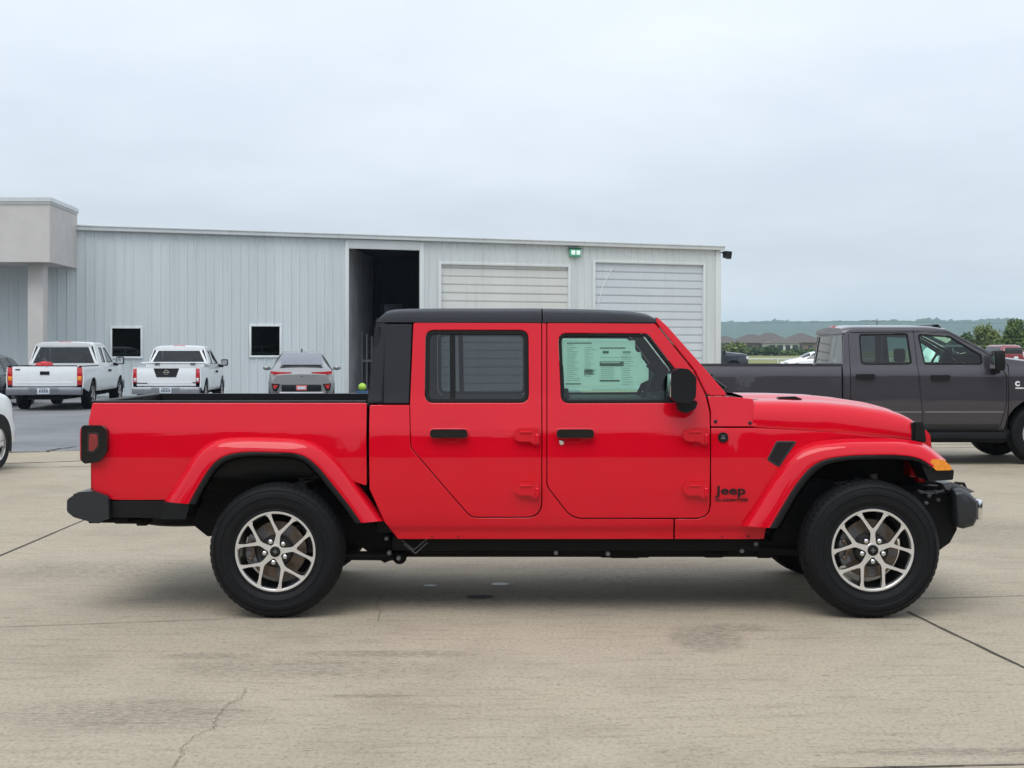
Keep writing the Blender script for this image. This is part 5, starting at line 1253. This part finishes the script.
mb = MB(); z = rm(0, 328)[1]; mb.prism([(rm(941, 0)[0], z), (rm(944, 0)[0], z + .055), (rm(949, 0)[0], z + .06), (rm(955, 0)[0], z - .02)], -.5, .5, bevel=.015); mb.build("roof_marker_lamp", BLK, t)
c = rm(1017.5, 384); M = Matrix.Translation((c[0], -(hr_(*c) + .004), c[1])) @ SIDE_TEXT; text_mesh("engine_badge", "C", .085, WHT, t, M, .004, .006)
c = rm(1019.5, 388); mb = MB(); mb.box(c[0] - .055, c[0] + .06, -hr_(*c) - .006, -hr_(*c), c[1] - .010, c[1] + .006); mb.build("badge_bar", WHT, t)

# --- white extended cab pickup, left
def small(px, D, yaw, s, label, paint, group="white pickups parked nose in at the blue building", name="pickup_truck"):
    x = (px - 512) * D / FPX; y = D - D0
    return pickup(name, label, (x, y, 0), rad(90 + yaw), s, paint, group)
gmc = dict(w=.985, belt=1.18, roof=1.76, sill=.47, bed=1.14, xt=0, xc=2.0, xrr=2.12, xra=3.45, xwb=4.15, zwb=1.22, xr=1.2, xf=4.75, R=.38, front=5.5, hood=[(4.5, 1.20), (5.2, 1.12), (5.48, 1.02)], style='5', lean=.30,
           doors=[dict(d=[(2.45, .5, .05), (2.45, 1.70, .05), (3.02, 1.70, .03), (3.02, .5, .05)], w=[(2.52, 1.24, .06), (2.56, 1.64, .06), (2.96, 1.64, .05), (2.96, 1.22, .05)]), dict(d=[(3.05, .5, .05), (3.05, 1.70, .05), (3.45, 1.70, .05), (4.08, 1.20, .04), (4.10, .5, .06)], w=[(3.12, 1.22, .05), (3.12, 1.64, .05), (3.45, 1.64, .05), (3.95, 1.25, .04), (3.94, 1.22, .02)], h=(3.22, 1.0))],
           mirror=(3.95, 1.18), mw=(.22, .2), lamp=(.66, .14, 1.12), bmat=pbr("dull_bumper_chrome", (.30, .31, .34), rough=.3, metal=.8), capm=BLK, rail=BLK, rg=GLD, revm=AMB, lsplit=.5)
t, tg, hh_ = small(45, 36.3, 4.4, gmc, "white extended cab pickup with amber tail lamps and a red cloth on its tailgate", WHT)
mb = MB(); mb.box(-.048, -.02, -.12, .12, .93, 1.02, bevel=.01); mb.build("handle", BLK, tg)
mb = MB()
for y0, y1, z0, z1 in ((.52, .80, .60, .63), (-.80, -.60, .60, .63), (.62, .74, 1.05, 1.08)): mb.box(-.040, -.02, y0, y1, z0, z1)
mb.build("emblem", GUN, tg)
M = Matrix.Translation((0, 0, 0))
xg, yg = (45 - 512) * 36.3 / FPX, 36.3 - D0; a_ = rad(94.4)
cl = thing("cloth", "crumpled red cloth lying on the white pickup's tailgate top", "cloth", (xg + .06 * math.cos(a_) - .05 * -math.sin(a_), yg + .06 * math.sin(a_) - .05 * math.cos(a_) * -1, 1.172), a_)
mb = MB(); b = bmesh.new(); bmesh.ops.create_icosphere(b, subdivisions=3, radius=1); rs = np.random.RandomState(5)
for v in b.verts: k = 1 + .12 * math.sin(9 * v.co.y + 3 * v.co.x) + .06 * rs.randn(); v.co = Vector((v.co.x * .10 * k, v.co.y * .22 * k + .05, max(-.1, v.co.z) * .10 * k))
mb.add(b); mb.build("fabric", pbr("red_cloth", (.55, .05, .06), rough=.9), cl)

nis = dict(w=.925, belt=1.12, roof=1.66, sill=.44, bed=1.08, xt=0, xc=1.9, xrr=2.05, xra=3.2, xwb=3.85, zwb=1.16, xr=1.05, xf=4.25, R=.37, front=5.0, hood=[(4.2, 1.12), (4.7, 1.06), (4.98, .95)], style='6', lean=.34,
           doors=[dict(d=[(2.25, .47, .05), (2.25, 1.60, .05), (2.78, 1.60, .03), (2.78, .47, .05)], w=[(2.32, 1.17, .06), (2.38, 1.54, .06), (2.72, 1.54, .05), (2.72, 1.16, .05)]), dict(d=[(2.81, .47, .05), (2.81, 1.60, .05), (3.2, 1.60, .05), (3.80, 1.14, .04), (3.82, .47, .06)], w=[(2.88, 1.16, .05), (2.88, 1.54, .05), (3.2, 1.54, .05), (3.66, 1.19, .04), (3.65, 1.16, .02)], h=(2.98, .95))],
           mirror=(3.66, 1.12), mw=(.2, .18), lamp=(.68, .11, 1.07), bmat=pbr("bright_bumper_chrome", (.45, .46, .48), rough=.22, metal=.85), rg=GLD, revm=LENW, lsplit=.34)
t, tg, hh_ = small(166.5, 37.9, 3.9, nis, "white pickup with dark badge panel in its tailgate and tool box across the bed", WHT)
mb = MB(); mb.prism([(.34, 1.075), (-.34, 1.075), (-.26, .84), (.26, .84)], -.012, 0, bevel=.004, M=Matrix.Translation((-.028, 0, 0)) @ Matrix.Rotation(rad(-90), 4, 'Z')); bp2 = mb.build("badge_panel", GUN, tg)
mb = MB(); Mq = Matrix.Translation((-.046, 0, .97)) @ Matrix.Rotation(rad(-90), 4, 'Z'); mb.lathe([(.045, 0), (.050, -.008), (.065, -.008), (.070, 0)], 24, M=Mq); mb.box(-.056, -.044, -.085, .085, .958, .982); mb.build("round_emblem", CHR, bp2)
mb = MB()
for y0, y1, z0, z1 in ((.50, .80, .665, .69), (-.80, -.70, .675, .70)): mb.box(-.040, -.02, y0, y1, z0, z1)
mb.build("emblem", GUN, tg)
for sd_ in SIDES:
    mb = MB(); mb.box(1.35, 1.85, .0, .80, 1.06, 1.19, bevel=.01); mb.box(1.33, 1.87, .0, .93, 1.19, 1.235, bevel=.012); lb = mb.build("tool_box", WHT, t, side=sd_)
    mb = MB(); mb.box(1.32, 1.335, .42, .56, 1.16, 1.215, bevel=.004); mb.build("latch", CAL, lb, side=sd_)

# ================================================================== lofted cars
def carloft(name, label, cat, loc, rz, st, paint, wheels, R, w, group=None, gh=(), style='5', lamps=True, name_extra=None, plate=None, simple=False, mirrors=None, ws=()):
    """st rows: x, half width low, z low, half width belt, z belt, half width roof, z roof"""
    t = thing(name, label, cat, loc, rz, group)
    A = np.array(st, float); xs = np.linspace(A[0, 0], A[-1, 0], 46); Q = np.stack([np.interp(xs, A[:, 0], A[:, k]) for k in range(7)], 1)
    for _ in range(2): Q[1:-1, 1:] = Q[:-2, 1:] * .25 + Q[1:-1, 1:] * .5 + Q[2:, 1:] * .25
    def ring(q):
        x, hl, zl, hb, zb, hr, zr = q
        return [(hl - .06, zl), (hl, zl + .05), (hl + (hb - hl) * .5 + .03, zl + (zb - zl) * .38), (hb + .018, zl + (zb - zl) * .72), (hb + .006, zb - .05), (hb - .02, zb), (hb + (hr - hb) * .50 - .005, zb + (zr - zb) * .5), (hr + .02, zr - (zr - zb) * .16), (hr - .05, zr - (zr - zb) * .03), (hr * .6, zr + .012), (0, zr + .022)]
    rings = []
    for q in Q:
        r = ring(q); rings.append([(q[0], -a, z) for a, z in r] + [(q[0], a, z) for a, z in r[-2::-1]])
    mb = MB(); mb.loft(rings); cap(mb, rings[0]); cap(mb, rings[-1])
    mb.build("body", paint, t, ang=50)
    def at(x, j, off):
        k = np.array([np.interp(x, xs, Q[:, i]) for i in range(7)]); r = ring(k); j0 = int(j); f = j - j0; a = r[j0]; b = r[min(j0 + 1, 10)]
        return (a[0] + (b[0] - a[0]) * f + off, a[1] + (b[1] - a[1]) * f)
    for (x0, x1, m0, m1) in gh:       # side windows: bottom span x0..x1, top span m0..m1
        for sd_ in SIDES:
            mb = MB(); rows = []
            for f in np.linspace(0, 1, 7):
                rows.append([(x0 + (m0 - x0) * f + ((x1 + (m1 - x1) * f) - (x0 + (m0 - x0) * f)) * g,) + at(x0 + (m0 - x0) * f + ((x1 + (m1 - x1) * f) - (x0 + (m0 - x0) * f)) * g, 5.15 + 1.9 * f, .012) for g in np.linspace(0, 1, 9)])
            mb.loft(rows); mb.build("side_window", GLB, t, side=sd_)
    for (x0, x1) in ws:
        mb = MB(); rows = []
        for xx in np.linspace(x0, x1, 9):
            hp = [at(xx, j, 0) for j in np.linspace(6.2, 10, 8)]
            rows.append([(xx, -a, z + .014) for a, z in hp] + [(xx, a, z + .014) for a, z in hp[-2::-1]])
        mb.loft(rows); mb.build("windshield", GLB, t)
    for sd_ in SIDES:
        for xq in wheels:
            mb = MB(); n = 22; b = bmesh.new()
            mb.loft([[(xq + r_ * math.cos(a), at(xq + r_ * math.cos(a), 2, 0)[0] + .012, R + r_ * math.sin(a)) for r_ in (R * .6, R * 1.14)] for a in np.linspace(-.35, math.pi + .35, n)]); mb.build("wheel_arch", DRK, t, side=sd_)
            key = (R, style); wq = wheel(t, xq, sd_ * (w + .035), R, R, .22, R * .66, style, rad(33 * xq), sd_, proto=WPROTO.get(key), caliper=False); WPROTO.setdefault(key, wq)
        if mirrors:
            mx_, mz = mirrors; y0 = at(mx_, 5, 0)[0]; mb = MB(); mb.sphere((mx_, y0 + .17, mz + .05), (.08, .12, .075), 0, 16); mb.box(mx_ - .02, mx_ + .04, y0 - .04, y0 + .12, mz - .01, mz + .03, bevel=.01); mb.build("mirror", paint, t, side=sd_)
    mb = MB(); mb.box(st[0][0] + .2, st[-1][0] - .2, -w + .25, w - .25, R * .55, R * 1.2); mb.build("underbody", DRK, t)
    return t, at
GLB = pbr("tinted_window", (0.010, 0.013, 0.016), rough=.05, spec=.8, var=.1)
# grey coupe-backed crossover, parked nose in
D = 40.0; x = (301.5 - 512) * D / FPX; y = D - D0
st = [(0, .80, .36, .80, .72, .70, .86), (.04, .86, .32, .875, .84, .70, .95), (.20, .88, .27, .905, .95, .70, 1.06), (.55, .90, .24, .905, .98, .64, 1.26), (1.15, .91, .22, .91, .98, .59, 1.47), (1.9, .91, .2, .91, .97, .59, 1.545), (2.6, .91, .2, .91, .95, .58, 1.50), (3.25, .91, .2, .90, .93, .62, 1.12), (3.7, .90, .22, .87, .85, .62, .98), (4.2, .86, .25, .80, .70, .55, .82), (4.42, .75, .32, .66, .55, .45, .62)]
t, at = carloft("crossover_car", "grey sloping backed crossover with thin red tail lamps beside the open bay", "car", (x, y, 0), rad(90 + 8.2), st, SUVP, (.95, 3.65), .34, .90, gh=((.9, 1.65, 1.15, 1.65), (1.72, 2.75, 1.72, 2.35)), mirrors=(2.75, .98), ws=((2.68, 3.15),))
mb = MB(); mb.loft([[(xx - .012, yy, zz) for yy in np.linspace(-hw2, hw2, 9)] for xx, zz, hw2 in ((.30, 1.10, .56), (.5, 1.215, .60), (.75, 1.33, .585), (1.02, 1.425, .54))]); 
rwn = mb.build("rear_window", pbr("sky_lit_glass", (.16, .17, .20), rough=.08, spec=.9), t); rwn.location = (-.05, 0, .05)
mb = MB(); mb.box(.20, .36, -.60, .60, 1.075, 1.10, bevel=.01); mb.build("spoiler_lip", BLK, t)
for sd_ in SIDES:
    mb = MB(); mb.prism([(-.86, .98), (-.86, .90), (-.62, .885), (-.28, .925), (-.28, .95), (-.6, .955)], 0, .04, bevel=.008, M=Matrix.Translation((-.02, 0, .0)) @ Matrix.Rotation(rad(-90), 4, 'Z') if False else Matrix.Translation((.06, 0, -.01)) @ Matrix.Rotation(rad(90), 4, 'Z')); mb.build("tail_lamp", LENR, t, side=sd_)
    mb = MB(); mb.prism([(.60, .60), (.84, .62), (.80, .42), (.70, .38)], -.02, .05, bevel=.01, M=Matrix.Translation((.0, 0, 0)) @ Matrix.Rotation(rad(90), 4, 'Z')); vn = mb.build("bumper_vent", BLK, t, side=sd_)
    mb = MB(); mb.prism([(.66, .575), (.80, .585), (.77, .47), (.72, .47)], 0, .06, bevel=.01, M=Matrix.Translation((-.02, 0, 0)) @ Matrix.Rotation(rad(90), 4, 'Z')); mb.build("reflector", LENR, vn, side=sd_)
mb = MB(); mb.box(-.05, .05, -.56, .56, .40, .585, bevel=.02); rbp = mb.build("bumper_insert", BLK, t)
mb = MB(); mb.box(-.062, .04, -.62, .62, .315, .375, bevel=.015); mb.build("skid_trim", pbr("silver_trim", (.6, .61, .62), rough=.3, metal=.6), t)
mb = MB(); mb.box(-.066, -.04, -.15, .15, .425, .565, bevel=.004); pl = mb.build("licence_plate", PLTR, t)
mb = MB(); mb.box(-.069, -.06, -.11, .11, .46, .53); mb.build("plate_marks", PLT, pl)
mb = MB(); mb.box(.005, .03, .40, .49, .73, .76, bevel=.004); mb.box(.0, .03, -.05, .05, .80, .83, bevel=.004); mb.build("emblem", CHR, t)
mb = MB(); mb.prism([(1.5, 1.54), (1.66, 1.54), (1.53, 1.61)], -.02, .02); mb.build("roof_aerial", BLK, t)

# white car cut off by the left edge, seen along its right flank
D = 1406 * CH / (470 - HZ); xw = (1.0 - 512) * D / FPX; yw = D - D0; YAW = -7.0
st = [(-3.6, .7, .35, .7, .8, .5, .95), (-3.5, .85, .3, .86, .95, .55, 1.3), (-3.0, .90, .25, .90, 1.0, .62, 1.58), (-1.5, .92, .22, .92, 1.0, .64, 1.68), (-.9, .92, .22, .92, 1.0, .62, 1.62), (-.2, .92, .24, .92, 1.02, .66, 1.14), (.35, .91, .28, .90, .98, .66, 1.06), (.68, .86, .3, .82, .84, .55, .92), (.80, .74, .36, .70, .7, .45, .76)]
t, at = carloft("white_car", "white car cut off by the left edge, only its front wheel and fender showing", "car", (xw, yw, 0), rad(90 + YAW), st, WHT, (-2.75, 0), .345, .91, gh=((-2.9, -2.0, -2.7, -1.9), (-1.9, -.55, -1.8, -.85)), ws=((-.80, -.28), (-3.42, -3.12)))
for o in t.children: pass
t.location = (xw - .93, yw, 0)
# slate car behind, left edge
D = 37.5
st2 = [(0, .78, .36, .80, .8, .60, .95), (.15, .86, .3, .87, .92, .62, 1.08), (.9, .88, .24, .88, .95, .60, 1.40), (1.7, .88, .2, .88, .94, .60, 1.46), (2.5, .88, .2, .88, .93, .6, 1.36), (3.2, .88, .2, .87, .90, .62, 1.0), (3.9, .84, .25, .80, .78, .6, .86), (4.35, .72, .32, .66, .6, .5, .66)]
t, at = carloft("sedan_car", "dark slate car at the left edge beyond the white extended cab pickup", "car", ((3 - 512) * D / FPX - 1.05, D - D0, 0), rad(94), st2, TEAL, (.8, 3.45), .32, .86, gh=((.8, 1.6, 1.0, 1.6), (1.66, 2.9, 1.66, 2.4)), mirrors=(2.8, .96), ws=((2.6, 3.1), (.25, .8)))
# navy pickup nose beyond the building corner, facing right
D = 92
nav = dict(ram); nav.update(dict(w=.98, seat=SEAT))
t, tg, _h = pickup("pickup_truck", "dark navy truck with only its nose showing past the blue building's right corner", ((733 - 512) * D / FPX - 1.88, D - D0 + 1, ground_z(0, 20)), 0, nav, NAVY)
# white sedan nose behind the grey pickup, facing left
D = 88
t, at = carloft("sedan_car", "white sedan nose pointing left behind the grey pickup's bed", "car", ((783 - 512) * D / FPX + 4.35, D - D0 + .9, .06), rad(180), st2, WHT, (.8, 3.45), .32, .86, gh=((.8, 1.6, 1.0, 1.6), (1.66, 2.9, 1.66, 2.4)), ws=((2.6, 3.1), (.25, .8)))
for sd_ in SIDES: mb = MB(); mb.box(4.0, 4.24, .52, .80, .66, .78, bevel=.03); mb.build("headlight", LENW, t, side=sd_)
mb = MB(); mb.box(4.25, 4.37, -.45, .45, .42, .62, bevel=.03); mb.build("grille", BLK, t)
# cars by the trees at the right edge
D = 98
t, at = carloft("suv_car", "dark red sport utility vehicle seen from behind at the right edge below the trees", "car", ((1014 - 512) * D / FPX, D - D0, .12), rad(90 + 6), [(0, .8, .4, .84, .95, .70, 1.1), (.1, .88, .34, .90, 1.08, .68, 1.6), (.5, .90, .28, .91, 1.1, .66, 1.80), (2.8, .9, .25, .91, 1.08, .66, 1.80), (3.5, .9, .25, .9, 1.05, .68, 1.2), (4.5, .8, .3, .8, .9, .6, 1.0)], MAR, (.9, 3.7), .37, .90, gh=((.5, 1.4, .6, 1.4), (1.5, 3.1, 1.5, 2.8)), ws=((2.95, 3.4),))
mb = MB(); mb.box(.0, .16, -.62, .62, 1.18, 1.62, bevel=.03); mb.build("rear_window", GLB, t)
for sd_ in SIDES: mb = MB(); mb.box(-.02, .1, .66, .86, .95, 1.3, bevel=.02); mb.build("tail_lamp", LENW, t, side=sd_)
mb = MB(); mb.box(-.04, .03, -.3, .0, .72, 1.0, bevel=.005); mb.build("licence_plate", PLT, t)
D = 78
t, at = carloft("suv_car", "pale silver vehicle with black glass left of the dark red sport utility vehicle", "car", ((1004 - 512) * D / FPX - 4.4, D - D0, .12), rad(0), [(0, .8, .4, .84, .95, .70, 1.1), (.1, .88, .34, .90, 1.05, .68, 1.5), (.5, .90, .28, .91, 1.1, .66, 1.72), (2.8, .9, .25, .91, 1.08, .66, 1.72), (3.5, .9, .25, .9, 1.05, .68, 1.15), (4.4, .8, .3, .8, .9, .6, .98)], WHT, (.9, 3.5), .36, .90, gh=((.3, 1.3, .4, 1.3), (1.38, 3.1, 1.38, 2.75)), ws=((2.95, 3.4),))

# lime balls and blue tub by the open bay
LIM = pbr("lime_rubber", (0.38, 0.62, 0.06), rough=.5, var=.1); BLU = pbr("blue_tub_plastic", (0.05, 0.13, 0.33), rough=.4)
D = 44.5; yb = D - D0
def X_(px): return (px - 512) * D / FPX
tb = thing("tub", "small blue plastic tub under two lime green balls by the open bay", "tub", (X_(361.8), yb, 0))
mb = MB(); mb.lathe([(.12, 0), (.17, .0), (.20, .24), (.21, .25), (.21, .27), (.19, .27), (.15, .03), (0, .03)], 28, M=Matrix.Rotation(rad(90), 4, 'X')); mb.build("bucket", BLU, tb)
for px, z, r, lab in ((359, .12, .12, "lime green ball left of the blue tub by the open bay"), (362.3, .40, .125, "lime green ball resting on the blue tub by the open bay")):
    bl = thing("ball", lab, "ball", (X_(px), yb if z > .2 else yb - .05, z if z > .2 else .12), 0, "lime balls by the open bay")
    mb = MB(); mb.sphere((0, 0, 0), r, 0, 20); mb.build("ball_skin", LIM, bl); mb = MB(); mb.lathe([(r * .995, -.012), (r * 1.012, 0), (r * .995, .012)], 28); mb.build("seam_band", pbr("lime_dark", (.2, .4, .05)), bl)

# ================================================================== air
HZM = bpy.data.materials.new("air_haze"); HZM.use_nodes = True; t = HZM.node_tree; t.nodes.clear()
o = t.nodes.new('ShaderNodeOutputMaterial'); pv = t.nodes.new('ShaderNodeVolumePrincipled')
pv.inputs['Color'].default_value = (0.58, 0.76, 0.93, 1); pv.inputs['Density'].default_value = 0.00021; pv.inputs['Anisotropy'].default_value = 0.0
t.links.new(pv.outputs[0], o.inputs['Volume'])
mb = MB(); mb.box(-4150, 4150, -4150, 4150, -2.5, 95); hz = mb.build("haze", HZM, smooth=False); tag(hz, kind='stuff')
